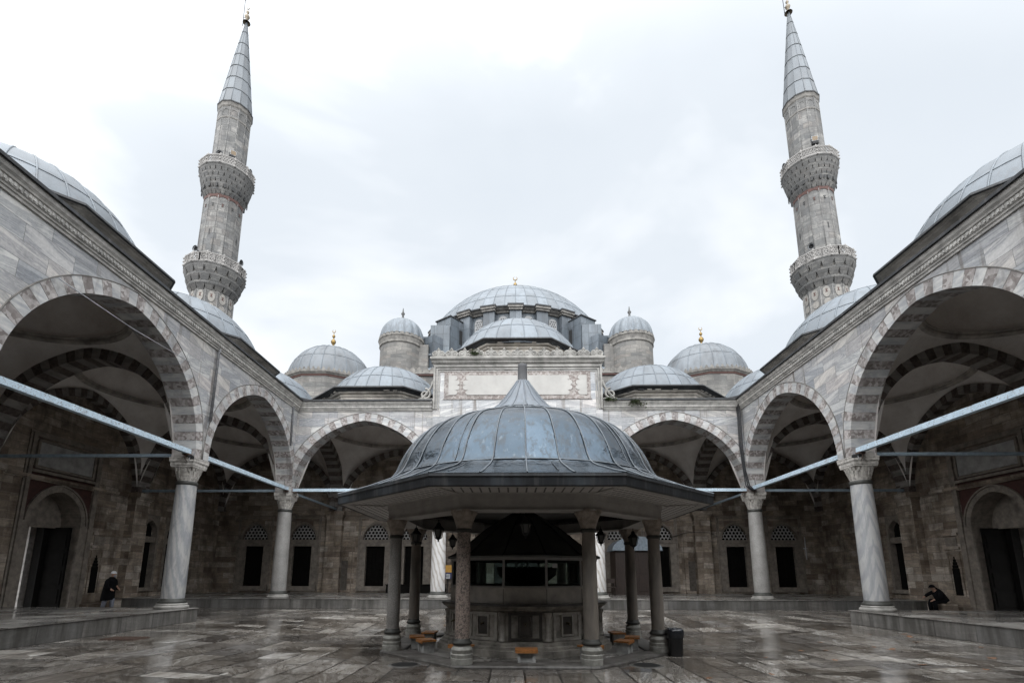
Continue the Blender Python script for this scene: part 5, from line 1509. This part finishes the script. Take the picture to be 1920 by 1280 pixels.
ngon_ring(m, 12, [(1.88,1.338),(1.94,1.338),(1.94,1.37),(1.88,1.37)]); ngon_ring(m, 12, [(1.88,1.985),(1.95,1.985),(1.95,2.05),(1.88,2.05)])
for k in range(12):
    a = -pi/2+pi/12+pi/6*k; d = Vector((cos(a), sin(a), 0)); t_ = Vector((-sin(a), cos(a), 0)); e = Vector((FX, FY, 1.68))+d*(1.91/cos(pi/12)-.01)
    m.obox(e, t_*.026, d*.025, Vector((0,0,.33)))
fr = m.build('glazing_frame', M['frame'], BS)
for k in range(12):
    a = -pi/2+pi/6*k; d = Vector((cos(a), sin(a), 0)); t_ = Vector((-sin(a), cos(a), 0)); c = Vector((FX, FY, 1.678))+d*1.905
    m = MB(); m.obox(c, t_*.48, d*.003, Vector((0,0,.307))); m.build('pane', M['glass'], fr)
m = MB(); ngon_ring(m, 12, [(1.86,2.045),(2.03,2.05),(2.04,2.09),(1.86,2.15),(1.45,2.50),(1.0,2.86),(.55,3.18),(.06,3.44)])
rc = m.build('cone_roof', M['roofcone'], BS)
m = MB()
for k in range(12):
    a = -pi/2+pi/12+pi/6*k; kk = 1/cos(pi/12); m.tube([(FX+r*kk*cos(a), FY+r*kk*sin(a), z) for r, z in ((2.03,2.09),(1.86,2.16),(1.0,2.87),(.1,3.44))], .02, 4)
m.build('ridge_seam', M['iron'], rc)
# things inside the glazing
T = thing('water_tank', (FX+.1, FY+.1, .9), 'dark bowl shaped tank behind the glass of the basin', 'tank')
m = MB(); m.lathe([(.25,.9),(.30,1.30),(.55,1.42),(.80,1.62),(.84,1.83),(.80,1.84),(.1,1.80)], (FX+.1, FY+.1, 0), 24); m.build('bowl', M['iron'], T)
m = MB(); m.lathe([(.4,.75),(.4,.80),(.22,.84),(.22,.92)], (FX+.1, FY+.1, 0), 20); m.build('foot', M['iron'], T)
T = thing('hanging_lamp', (FX-.05, FY-.9, 2.1), 'small unlit three bulb glass lamp hung inside the glazed basin', 'lamp')
m = MB(); m.tube([(FX-.05, FY-.9, 2.35), (FX-.05, FY-.9, 1.98)], .008, 5); m.tube([(FX-.05+.16*cos(q), FY-.9+.16*sin(q), 1.96) for q in [2*pi*i/12 for i in range(13)]], .008, 4); m.build('stem', M['iron'], T)
for i in range(3):
    q = -pi/2+2*pi*i/3; m = MB(); m.lathe([(.0,-.14),(.02,-.10),(.035,-.04),(.03,.02),(.012,.05)], (FX-.05+.15*(i-1), FY-.9+(.0 if i-1 else -.1), 1.93), 10); m.build('bulb', M['white'], T)
sg = MB(); sg.box(.72, .84, -13.385, -13.38, 1.80, 1.90)
solo(sg, 'paper_notice', M['white'], (.78, -13.38, 1.85), 'small white paper notice stuck inside the fountain glazing', 'notice')

# ------------------------------------------------------------------ stools round the basin
def stool(ang, r, lab, proto=None):
    a = radians(ang); x, y = FX+r*cos(a), FY+r*sin(a)
    if proto is None:
        T = thing('stool', (x, y, FZ-.045), lab, 'stool', 'wooden topped stools around the basin')
        m = MB()
        P0 = Vector((x, y, FZ-.045))
        for s in (-1, 1): m.box(x-.19 if s < 0 else x+.13, x-.13 if s < 0 else x+.19, y-.14, y+.14, FZ-.045, FZ+.22)
        m.box(x-.129, x+.129, y-.10, y+.10, FZ-.045, FZ+.219)
        m.build('stone_block', M['fgrey2'], T)
        m = MB()
        for k in range(3): m.box(x-.24, x+.24, y-.18+k*.122, y-.062+k*.122, FZ+.221, FZ+.262)
        m.box(x-.235, x+.235, y-.185, y-.181, FZ+.19, FZ+.26)
        m.build('seat', M['wood'], T)
    else:
        T = copy_tree(proto); T.location = (x, y, FZ-.045); T['label'] = lab
    T.rotation_euler = (0, 0, a+pi/2)
    return T
st0 = stool(-90, 2.93, 'orange topped stool right in front of the basin, facing the camera')
for ang, r, lab in ((-122,2.75,'wood topped stool half hidden behind the front left speckled pink column'),(-58,2.75,'wood topped stool half hidden behind the front right column'),
               (-150,2.78,'wood topped stool nearest on the left side of the basin'),(-30,2.78,'wood topped stool nearest on the right side of the basin'),
               (-166,2.85,'wood topped stool second along on the left side of the basin'),(-13,2.85,'wood topped stool second along on the right side of the basin'),
               (174,2.6,'wood topped stool farthest back on the left side of the basin'),(8,2.6,'wood topped stool farthest back on the right side of the basin')):
    stool(ang, r, lab, st0)

# ------------------------------------------------------------------ lanterns
def lantern(x, y, ztop, zb, lab, proto=None):
    if proto is None:
        T = thing('lantern', (x, y, ztop), lab, 'lantern', 'iron lanterns under the canopy')
        m = MB(); m.tube([(x, y, ztop), (x, y, zb+.48)], .010, 5)
        m.lathe([(.02,.50),(.05,.47),(.06,.42),(.14,.34),(.155,.325),(.15,.31)], (x, y, zb), 6, 0, False)
        m.lathe([(.0,.0),(.02,.03),(.02,.06),(.08,.10),(.09,.12)], (x, y, zb), 6, 0, False)
        for k in range(6):
            a = 2*pi*k/6; m.tube([(x+.085*cos(a), y+.085*sin(a), zb+.11), (x+.135*cos(a), y+.135*sin(a), zb+.32)], .009, 4)
        m.build('iron_frame', M['iron'], T)
        m = MB(); m.lathe([(.07,.115),(.12,.315)], (x, y, zb), 6, 0, False); m.build('glass_body', M['bulb'], T)
    else:
        T = copy_tree(proto); T.location = (x, y, ztop); T['label'] = lab
    return T
tt = AP*.7071+.05
l0 = lantern(FX, FY-AP+.25, 2.99, 2.42, 'black iron lantern hanging at the front centre of the canopy')
for dx, dy, dz, lab in ((-2.95, -.35, -.02, 'leftmost black iron lantern under the canopy'), (-2.15, -1.6, 0, 'black iron lantern just left of the front left column'), (-2.25, 2.25, -.0, 'black iron lantern seen against the white marble column'),
                    (2.2, .2, 0, 'black iron lantern in front of the rear right column of the canopy'), (2.95, -.5, -.12, 'rightmost black iron lantern under the canopy')):
    lantern(FX+dx, FY+dy, 2.99+dz, 0, lab, l0)

# ------------------------------------------------------------------ bin
bx, by = 3.62, -13.15; bz = floor_z(bx, by)
T = thing('trash_bin', (bx, by, bz), 'black plastic bin with a bag over its rim by the right canopy column', 'bin')
m = MB()
def sqr(t, p=6): return 1/((abs(cos(t))**p+abs(sin(t))**p)**(1/p))
m.lathe([(.135,0),(.145,.02),(.165,.52),(.172,.53)], (bx, by, bz), 24, 0, True, True, radf=lambda t, i: sqr(t)); m.build('body', M['binm'], T)
m = MB(); rb = random.Random(5); jit = [rb.uniform(-.02,.03) for _ in range(28)]
m.lathe([(.175,.40),(.195,.47),(.20,.55),(.19,.60),(.16,.63),(.12,.60),(.02,.50)], (bx, by, bz), 28, 0, True, radf=lambda t, i: sqr(t, 4)*(1+(jit[int(round(t/(2*pi)*28)) % 28]*(3 if i == 0 else 1.6)))); m.build('bag', M['bag'], T)

# ------------------------------------------------------------------ floor details
for x, y, lab in ((-2.52,-14.55,'dark drain hole in the paving by the left front of the fountain'),(2.60,-14.45,'dark drain hole in the paving by the right front of the fountain')):
    m = MB(); z = floor_z(x, y)
    m.lathe([(.0,.006),(.26,.006),(.28,.008)], (x, y, z), 20, 1, False); m.lathe([(.275,.0),(.28,.012),(.30,.012),(.36,.0)], (x, y, z), 20, 0, False)
    solo(m, 'drain_hole', [M['kerb'], M['drainv']], (x, y, z), lab, 'drain', 'drain holes beside the fountain')
x, y = -10.2, -12.4; z = floor_z(x, y); m = MB(); m.box(x-.45, x+.45, y-.30, y+.30, z-.01, z+.015)
for i in range(9): m.box(x-.42+i*.1, x-.38+i*.1, y-.28, y+.28, z+.0151, z+.028)
solo(m, 'drain_cover', M['rust'], (x, y, z), 'rusty drain cover in the paving by the left platform', 'drain cover')
leaf_spots = [(6.8,-12.7),(7.3,-12.85),(7.9,-11.6),(8.5,-12.8),(8.6,-13.25),(9.9,-10.6),(10.9,-10.55),(9.5,-14.8),(8.3,-16.0),(10.6,-11.15),(10.7,-13.2),(3.4,-15.8),(4.7,-15.5),(6.7,-14.2),(9.45,-9.2),(7.7,-15.3),(5.6,-13.4),(9.9,-12.3)]
proto = None; rl = random.Random(11)
for i, (x, y) in enumerate(leaf_spots):
    z = floor_z(x, y)
    if proto is None:
        m = MB()
        out = [(0,-.09),(.05,-.05),(.10,-.06),(.075,0),(.11,.05),(.05,.05),(0,.12),(-.05,.05),(-.11,.05),(-.075,0),(-.10,-.06),(-.05,-.05)]
        cv = m.vert((x, y, z+.02)); ids = [m.vert((x+a, y+b, z+.006+.028*((i2*7) % 5)/5)) for i2, (a, b) in enumerate(out)]
        for q in range(12): m.fidx([cv, ids[q], ids[(q+1) % 12]], 0)
        m.tube([(x, y-.08, z+.012), (x+.01, y-.15, z+.02)], .004, 4)
        o = proto = solo(m, 'fallen_leaf', M['dry'], (x, y, z), 'curled dry orange leaf lying on the wet paving right of the fountain', 'leaf', 'fallen leaves on the paving')
    else:
        o = copy_tree(proto); o.location = (x, y, z)
    o.rotation_euler = (rl.uniform(-.15,.15), rl.uniform(-.15,.15), rl.uniform(0, 6.28)); s_ = rl.uniform(.45, .9); o.scale = (s_, s_, s_)

# ------------------------------------------------------------------ weeds on the cornices
def weed(c, n, r, hang, lab):
    m = MB(); c = Vector(c); rw = random.Random(int(abs(c.x)*100))
    for i in range(n):
        a = rw.uniform(pi, 2*pi); el = rw.uniform(-.6 if hang else .0, 1.3); L_ = r*rw.uniform(.4, 1)
        d = Vector((cos(a)*cos(el)*1.1, sin(a)*cos(el)*.6, sin(el)*.75)); tip = c+d*L_+Vector((0,0,-(.25 if hang else .08)*L_))
        m.tube([c, c+d*L_*.5, tip], .006, 3, 1, False, False)
        for q in range(6):
            p = c+(tip-c)*rw.uniform(.3, 1.05); dd = Vector((rw.uniform(-1,1), rw.uniform(-1,1), rw.uniform(-.6,1))).normalized(); s = dd.cross(Vector((.3,.2,.9))).normalized(); l = rw.uniform(.05,.10)
            m.face([p, p+dd*l*.5+s*l*.28, p+dd*l, p+dd*l*.5-s*l*.28], 0)
    solo(m, 'weed', [M['leaf'], M['wooddk']], c, lab, 'plant', 'weeds growing on the cornices')
weed((4.75,-.80,10.42), 46, .42, False, 'small green weed on the cornice right beside the portal block')
weed((6.05,-.80,10.30), 60, .58, True, 'bushier green weed hanging from the cornice right of the portal block')
weed((-2.3,-.90,12.95), 46, .48, False, 'dark green weed growing among the crenels on top of the portal block')

# ------------------------------------------------------------------ pipes and cables
def pipe(pts, r, mat, lab, name='downpipe', cat='pipe', grp=None):
    m = MB(); m.tube(pts, r, 8)
    o = solo(m, name, mat, pts[0], lab, cat, grp); return o
pipe([(-11.44,-7.86,10.05),(-11.49,-7.86,9.9),(-11.49,-7.88,7.2)], .05, M['pipe'], 'grey downpipe on the left arcade spandrel above the near column', grp='downpipes on the spandrels')
pipe([(-11.50,-1.1,10.05),(-11.52,-1.1,9.8),(-11.52,-1.05,8.0)], .05, M['pipe'], 'short grey downpipe on the left arcade near the far corner', grp='downpipes on the spandrels')
for dx, lab in ((0,'black cable down the right corner nearest the cornice joint'),(.10,'second black cable down the right corner'),(.21,'outer black cable down the right corner')):
    pts = [(11.30+dx*.4,-.50-dx*.6,10.45),(11.32+dx*.4,-.56-dx*.6,9.6),(11.28+dx*.7,-.55,8.2),(11.36+dx*.5,-.56,6.8),(11.40+dx*.9,-.60,6.0),(11.6+dx*.8,-.70,5.75)]
    pipe(pts, .03, M['cable'], lab, 'cable', 'cable', 'cables at the right corner')
m = MB(); m.tube([(-11.47,-14.62,8.80),(-11.44,-12.2,8.72),(-11.47,-9.45,8.85)], .014, 5); solo(m, 'cable', M['wire'], (-11.47,-14.62,8.8), 'thin pale wire strung across the near arch of the left arcade', 'wire')
for x, y, z0, z1, lab in ((-11.83,7.35,4.1,5.35,'white strip lamp fixed upright on the pilaster left of the portal'),(18.6,7.55,2.6,4.05,'pale upright pipe on the wall at the far right corner'),(11.95,7.35,4.1,5.6,'dark upright pipe on the right pilaster')):
    m = MB(); m.tube([(x,y,z0),(x,y,z1)], .035, 8); m.box(x-.06, x+.06, y, y+.34, (z0+z1)/2-.04, (z0+z1)/2+.04)
    solo(m, 'wall_pipe', M['white'] if x < 15 and x < 0 or x > 15 else M['pipe'], (x, y, z0), lab, 'pipe')
m = MB(); m.tube([(9.9,7.62,4.02),(10.3,7.60,4.10),(10.9,7.6,4.30),(11.4,7.26,4.32),(12.4,7.26,4.30),(13.0,7.6,4.1)], .02, 5); solo(m, 'cable', M['cable'], (9.9,7.62,4.02), 'dark cable looping along the wall right of the fountain', 'cable')
for s, X in ((-1,-11.45),(1,11.45)):
    side = 'left' if s < 0 else 'right'
    T = thing('security_camera', (X, -8.75, 5.66), f'small dark camera under the tie beam at the near {side} column', 'camera', 'cameras on the columns')
    m = MB(); m.obox((X, -8.78, 5.62), (.06,.02,0), (-.04,.12,0), (0,0,.05)); m.build('body', M['iron'], T)
    m = MB(); m.tube([(X, -8.7, 5.66), (X, -8.62, 5.8)], .02, 5); m.tube([(X-.02*s, -8.88, 5.6), (X-.05*s, -8.95, 5.45)], .016, 5); m.build('bracket', M['pipe'], T)

# ------------------------------------------------------------------ poster, booth, chair
T = thing('poster', (-4.35, 6.9, 1.75), 'yellow and navy poster panel seen left of the fountain glazing', 'poster')
m = MB(); m.box(-4.75, -4.05, 6.9, 6.93, 1.75, 2.20); m.build('yellow_half', M['yellow'], T)
m = MB(); m.box(-4.75, -4.05, 6.9, 6.93, 1.35, 1.748); m.lathe([(.0,0),(.16,.0),(.16,.004)], (-4.4, 6.895, 1.55), 4, 1); m.box(-4.50, -4.25, 6.893, 6.899, 1.36, 1.66, 1); m.build('navy_half', [M['navy'], M['white']], T)
m = MB(); m.box(-4.43, -4.37, 6.94, 7.0, .46, 1.4); m.box(-4.6, -4.2, 6.8, 7.1, .46, .50); m.build('stand', M['iron'], T)
T = thing('wooden_booth', (7.2, 6.0, .46), 'dark brown wooden booth with a rounded blue grey sheet roof behind the fountain', 'booth')
m = MB(); m.box(5.9, 8.5, 5.2, 6.9, .46, 3.05)
for k in range(4): m.box(6.0+k*.64, 6.5+k*.64, 5.16, 5.199, .7, 1.6); m.box(6.0+k*.64, 6.5+k*.64, 5.16, 5.199, 1.75, 2.9)
m.build('body', M['wooddk'], T)
m = MB(); rows = []
for k in range(13):
    a = pi*k/12; rows.append([(7.2-1.5*cos(a), y, 3.05+.85*sin(a)) for y in (5.0, 7.0)])
m.grid(rows, 0, True); m.face([r[0] for r in rows]); m.face([r[1] for r in rows]); m.build('roof', M['glassgreen'], T)
T = thing('wooden_chair', (5.5, 4.6, .46), 'plain wooden chair beside the booth behind the right front column', 'chair')
m = MB(); m.box(5.27,5.73,4.4,4.85,.90,.94); m.build('seat', M['wooddk'], T)
m = MB(); m.box(5.27,5.73,4.82,4.85,1.15,1.40); m.build('backrest', M['wooddk'], T)
for sx in (5.29, 5.69):
    for sy, zt in ((4.42,.90),(4.83,1.42)):
        m = MB(); m.box(sx, sx+.035, sy-.015, sy+.02, .46, zt-.001 if zt < 1 else zt); m.build('leg', M['wooddk'], T)
# low dark step against the front wall, between the windows
for u, lab in ((-5.3, 'long dark low bench against the front wall left of the portal'), ):
    m = MB(); m.box(-8.3,-4.6,6.9,7.5,.46,.95); m.box(-8.35,-4.55,6.85,7.5,.951,1.0); solo(m, 'low_bench', M['dark'], (-6.4,7.2,.46), lab, 'bench')

# ------------------------------------------------------------------ people
def skin_body(name, J, E_, mat, parent, origin):
    bm = bmesh.new(); ly = bm.verts.layers.skin.verify(); vs_ = []
    for p, r in J:
        v = bm.verts.new(Vector(p)-Vector(origin)); v[ly].radius = (r, r); vs_.append(v)
    for a, b in E_: bm.edges.new((vs_[a], vs_[b]))
    vs_[0][ly].use_root = True
    me = bpy.data.meshes.new(name); bm.to_mesh(me); bm.free(); me.materials.append(mat)
    o = bpy.data.objects.new(name, me); COL.objects.link(o); o.parent = parent
    sk = o.modifiers.new('skin', 'SKIN'); sk.use_smooth_shade = True
    o.modifiers.new('sub', 'SUBSURF').levels = 2; o.modifiers['sub'].render_levels = 2
    return o
def ell(m, c, rx, ry, rz, mat=0, n=14, rot=0, zcut=-1):
    rows = []
    for i in range(9):
        f = zcut+(1-zcut)*i/8; f = max(-1, min(1, f)); rr = sqrt(max(1e-4, 1-f*f))
        rows.append([(c[0]+rx*rr*cos(t)*cos(rot)-ry*rr*sin(t)*sin(rot), c[1]+rx*rr*cos(t)*sin(rot)+ry*rr*sin(t)*cos(rot), c[2]+rz*f) for t in [2*pi*k/n for k in range(n)]])
    m.grid(rows, mat, True, True)
def hand(J, E_, wrist, idx, d, side, curl=.4):
    d = Vector(d).normalized(); side = Vector(side).normalized(); nrm = d.cross(side)
    palm = Vector(wrist)+d*.05; J.append((palm, .026)); pi_ = len(J)-1; E_.append((idx, pi_))
    for k, (l, s) in enumerate(((.070,-.027),(.080,-.009),(.076,.009),(.060,.027))):
        b = palm+d*.03+side*s; J.append((b, .010)); E_.append((pi_, len(J)-1))
        J.append((b+d*l*.55+nrm*l*.15*curl, .009)); E_.append((len(J)-2, len(J)-1))
        J.append((b+d*l*(.95-.2*curl)+nrm*l*.5*curl, .008)); E_.append((len(J)-2, len(J)-1))
    b = palm-side*.03-d*.01; J.append((b-side*.02+d*.02, .011)); E_.append((pi_, len(J)-1)); J.append((b-side*.035+d*.05, .009)); E_.append((len(J)-2, len(J)-1))
# standing man, walking to the right, head turned to the right
mx0, my0 = -18.25, -2.95
P1 = thing('person', (mx0, my0, 0), 'walking person in black coat, grey trousers and white knitted cap beside the left gate', 'person')
def q(x, y, z): return (mx0+x, my0+y, z)
J = [(q(0,0,.92),.13),(q(.02,0,1.10),.13),(q(.05,-.01,1.28),.13),(q(.07,-.01,1.40),.075),(q(.09,-.02,1.49),.055),(q(.11,-.02,1.58),.085),(q(.12,-.02,1.66),.07),
     (q(.03,-.19,1.34),.06),(q(.05,-.25,1.10),.045),(q(.20,-.18,.95),.036),
     (q(.06,.18,1.34),.06),(q(.08,.25,1.10),.045),(q(.24,.20,.98),.036),
     (q(0,-.09,.88),.09),(q(-.06,-.10,.50),.058),(q(-.14,-.10,.10),.042),(q(-.05,-.10,.04),.035),(q(.06,-.10,.03),.03),
     (q(.02,.09,.88),.09),(q(.12,.09,.50),.058),(q(.13,.09,.10),.042),(q(.20,.09,.04),.035),(q(.29,.09,.03),.03)]
E_ = [(0,1),(1,2),(2,3),(3,4),(4,5),(5,6),(2,7),(7,8),(8,9),(2,10),(10,11),(11,12),(0,13),(13,14),(14,15),(15,16),(16,17),(0,18),(18,19),(19,20),(20,21),(21,22)]
hand(J, E_, J[9][0], 9, (.8,.3,-.5), (0,1,.3)); hand(J, E_, J[12][0], 12, (.8,-.3,-.5), (0,-1,.3))
body = skin_body('body', J, E_, M['skin'], P1, P1.location)
# face
m = MB(); m.lathe([(.0,-.02),(.012,-.01),(.004,.02)], q(.205,-.02,1.585), 8)
ell(m, q(.205,-.02,1.585), .018, .012, .02); ell(m, q(.105,-.105,1.585), .018, .01, .03); ell(m, q(.105,.065,1.585), .018, .01, .03); m.build('ear_and_nose', M['skin'], body)
m = MB()
for s in (-1, 1): ell(m, q(.19,-.02+s*.033,1.61), .008, .010, .007)
m.box(*[v for v in (mx0+.185, mx0+.192, my0-.045, my0+.005)], 1.535, 1.541); m.build('eye_and_mouth', M['iron'], body)
m = MB(); ell(m, q(.175,-.02,1.525), .035, .05, .05); m.build('beard', M['trouser'], P1)
m = MB(); ell(m, q(.105,-.02,1.64), .112, .102, .115, zcut=-.1); m.lathe([(.104,.0),(.112,.012),(.108,.03)], q(.105,-.02,1.625), 16); m.build('cap', M['knit'], P1)
m = MB(); rows = []
for z, cx_, rx, ry in ((.46,-.03,.21,.20),(.60,-.02,.22,.21),(.80,.0,.205,.215),(1.0,.01,.19,.21),(1.15,.03,.185,.215),(1.28,.05,.175,.225),(1.37,.06,.15,.20),(1.43,.07,.10,.12),(1.49,.08,.085,.09)):
    rows.append([q(cx_-.02+1.18*rx*cos(t)*(1+.05*sin(5*t+z*9)), 1.2*ry*sin(t)*(1+.04*cos(6*t+z*7)), z+(.03*cos(t) if z < .5 else 0)) for t in [2*pi*k/28 for k in range(28)]])
m.grid(rows, 0, True, True)
for s in (-1, 1):
    m.tube([q(.05,s*.17,1.36), q(.05,s*.25,1.22), q(.06,s*.275,1.08), q(.14,s*.245,1.00), q(.20,s*.20,.965)], [.075,.08,.075,.068,.06], 10)
m.build('coat', M['coat'], P1)
m = MB()
m.tube([q(0,-.09,.86), q(-.06,-.10,.50), q(-.13,-.10,.09)], [.115,.092,.075], 12); m.tube([q(.02,.09,.86), q(.12,.09,.50), q(.13,.09,.09)], [.115,.092,.075], 12); m.build('trousers', M['trouser'], P1)
for x, y in ((-.06,-.10),(.21,.09)):
    m = MB(); ell(m, q(x,y,.045), .135, .05, .05, zcut=-.85); m.build('shoe', M['shoe'], P1)
# seated person, bent forward, black hat
px, py = 18.75, -2.25
P2 = thing('person', (px, py, 0), 'person in black clothes and hat sitting bent forward by the right gate', 'person')
def q(x, y, z): return (px+x, py+y, z)
# faces -X (towards the court); y = along the wall
J = [(q(.12,0,.55),.14),(q(.02,0,.72),.14),(q(-.10,0,.90),.13),(q(-.18,.0,.98),.075),(q(-.24,.0,1.04),.055),(q(-.29,.0,1.09),.085),(q(-.32,.0,1.14),.065),
     (q(-.10,-.19,.92),.06),(q(-.22,-.28,.70),.045),(q(-.42,-.16,.58),.036),
     (q(-.10,.20,.92),.06),(q(-.14,.44,.82),.045),(q(-.24,.58,.68),.036),
     (q(.10,-.10,.52),.09),(q(-.34,-.14,.50),.062),(q(-.36,-.14,.10),.045),(q(-.46,-.15,.04),.035),
     (q(.10,.10,.52),.09),(q(-.34,.14,.50),.062),(q(-.34,.16,.10),.045),(q(-.44,.17,.04),.035)]
E_ = [(0,1),(1,2),(2,3),(3,4),(4,5),(5,6),(2,7),(7,8),(8,9),(2,10),(10,11),(11,12),(0,13),(13,14),(14,15),(15,16),(0,17),(17,18),(18,19),(19,20)]
hand(J, E_, J[9][0], 9, (-.6,.5,-.4), (.3,.6,.3)); hand(J, E_, J[12][0], 12, (-.4,.5,-.6), (.6,.4,.2))
b2 = skin_body('body', J, E_, M['skin'], P2, P2.location)
m = MB(); ell(m, q(-.385,0,1.08), .016, .012, .018); m.build('nose', M['skin'], b2)
m = MB()
for s in (-1, 1): ell(m, q(-.372,s*.033,1.10), .008, .010, .007)
m.box(px-.372, px-.365, py-.025, py+.025, 1.035, 1.041); m.build('eye_and_mouth', M['iron'], b2)
m = MB(); ell(m, q(-.29,0,1.13), .118, .112, .11, zcut=-.15); m.lathe([(.12,.0),(.15,-.01),(.15,.005),(.118,.03)], q(-.29,0,1.115), 16); m.build('hat', M['coat'], P2)
m = MB(); rows = []
for f, rx, ry in ((0,.20,.22),(.25,.20,.22),(.5,.19,.23),(.75,.17,.23),(.92,.13,.17),(1.0,.09,.10)):
    cx_, cz = .14-.32*f, .50+.50*f
    rows.append([q(cx_+rx*cos(t)*.95, ry*sin(t)*(1+.04*cos(5*t)), cz+.10*cos(t)) for t in [2*pi*k/24 for k in range(24)]])
m.grid(rows, 0, True, True)
m.tube([q(-.08,-.18,.93), q(-.20,-.28,.71), q(-.38,-.18,.60)], [.08,.075,.06], 10); m.tube([q(-.08,.18,.93), q(-.12,.43,.83), q(-.22,.55,.71)], [.08,.075,.06], 10)
m.build('coat', M['coat'], P2)
m = MB(); m.tube([q(.12,-.10,.53), q(-.33,-.14,.51), q(-.37,-.14,.40), q(-.36,-.14,.08)], [.11,.10,.09,.075], 12); m.tube([q(.12,.10,.53), q(-.33,.14,.51), q(-.36,.15,.40), q(-.34,.16,.08)], [.11,.10,.09,.075], 12); m.build('trousers', M['coat'], P2)
for y in (-.145, .165):
    m = MB(); ell(m, q(-.42,y,.045), .13, .05, .05, zcut=-.85); m.build('shoe', M['shoe'], P2)
m = MB(); m.box(px-.15, px+.35, py-.45, py+.45, 0, .42); solo(m, 'stone_seat', M['istone'], (px, py, 0), 'plain stone block the seated person sits on', 'seat')

# ------------------------------------------------------------------ outside the gates
def shrub(c, h, r, n, lab):
    T = thing('shrub', c, lab, 'shrub', 'shrubs outside the gates'); rs = random.Random(int(abs(c[1])*50)); c = Vector(c)
    m = MB()
    for i in range(7):
        a = rs.uniform(0, 6.28); m.tube([c, c+Vector((cos(a)*r*.4, sin(a)*r*.4, h*.5)), c+Vector((cos(a)*r*.7, sin(a)*r*.7, h*.9))], [.05,.03,.012], 5)
    m.build('stem', M['wooddk'], T)
    m = MB()
    for i in range(n):
        a = rs.uniform(0, 6.28); z = rs.random()**.7; rr = r*sqrt(rs.random())*(1-.5*z)
        p = c+Vector((cos(a)*rr, sin(a)*rr, .15+z*h)); d = Vector((rs.uniform(-1,1), rs.uniform(-1,1), rs.uniform(-.7,1))).normalized(); s = d.cross(Vector((.2,.4,.8))).normalized(); l = rs.uniform(.12,.22)
        m.face([p, p+d*l*.5+s*l*.3, p+d*l, p+d*l*.5-s*l*.3], 0)
    m.build('foliage', M['leaf'], T)
shrub((-23.9,-2.1,0), 3.4, 1.1, 900, 'green shrub glimpsed through the left gate')
shrub((23.9,-2.1,0), 3.2, 1.0, 800, 'green shrub beyond the right gate')
for s in (-1, 1):
    side = 'left' if s < 0 else 'right'
    X = s*21.75; x0, x1 = sorted((X, X+s*.6))
    T = thing('gate_pier_shade_roof', (X, -3.15, 0), f'grey stone porch pier and roof seen through the {side} gate', 'porch')
    m = MB(); m.box(x0, x1, -3.55, -2.75, 0, 3.9); m.box(x0-.06, x1+.06, -3.61, -2.69, 3.901, 4.05); m.box(x0-.08, x1+.08, -3.63, -2.67, -.1, .25); m.build('pier', M['fgrey'], T)
    a, b = sorted((s*21.25, s*24.2)); m = MB(); m.box(a, b, -7.2, -1.2, 4.06, 4.30); m.box(a-.05, b+.05, -7.3, -1.1, 4.301, 4.42); m.build('roof', M['trimd'], T)  # roof is added, unseen, to keep the pier in shade
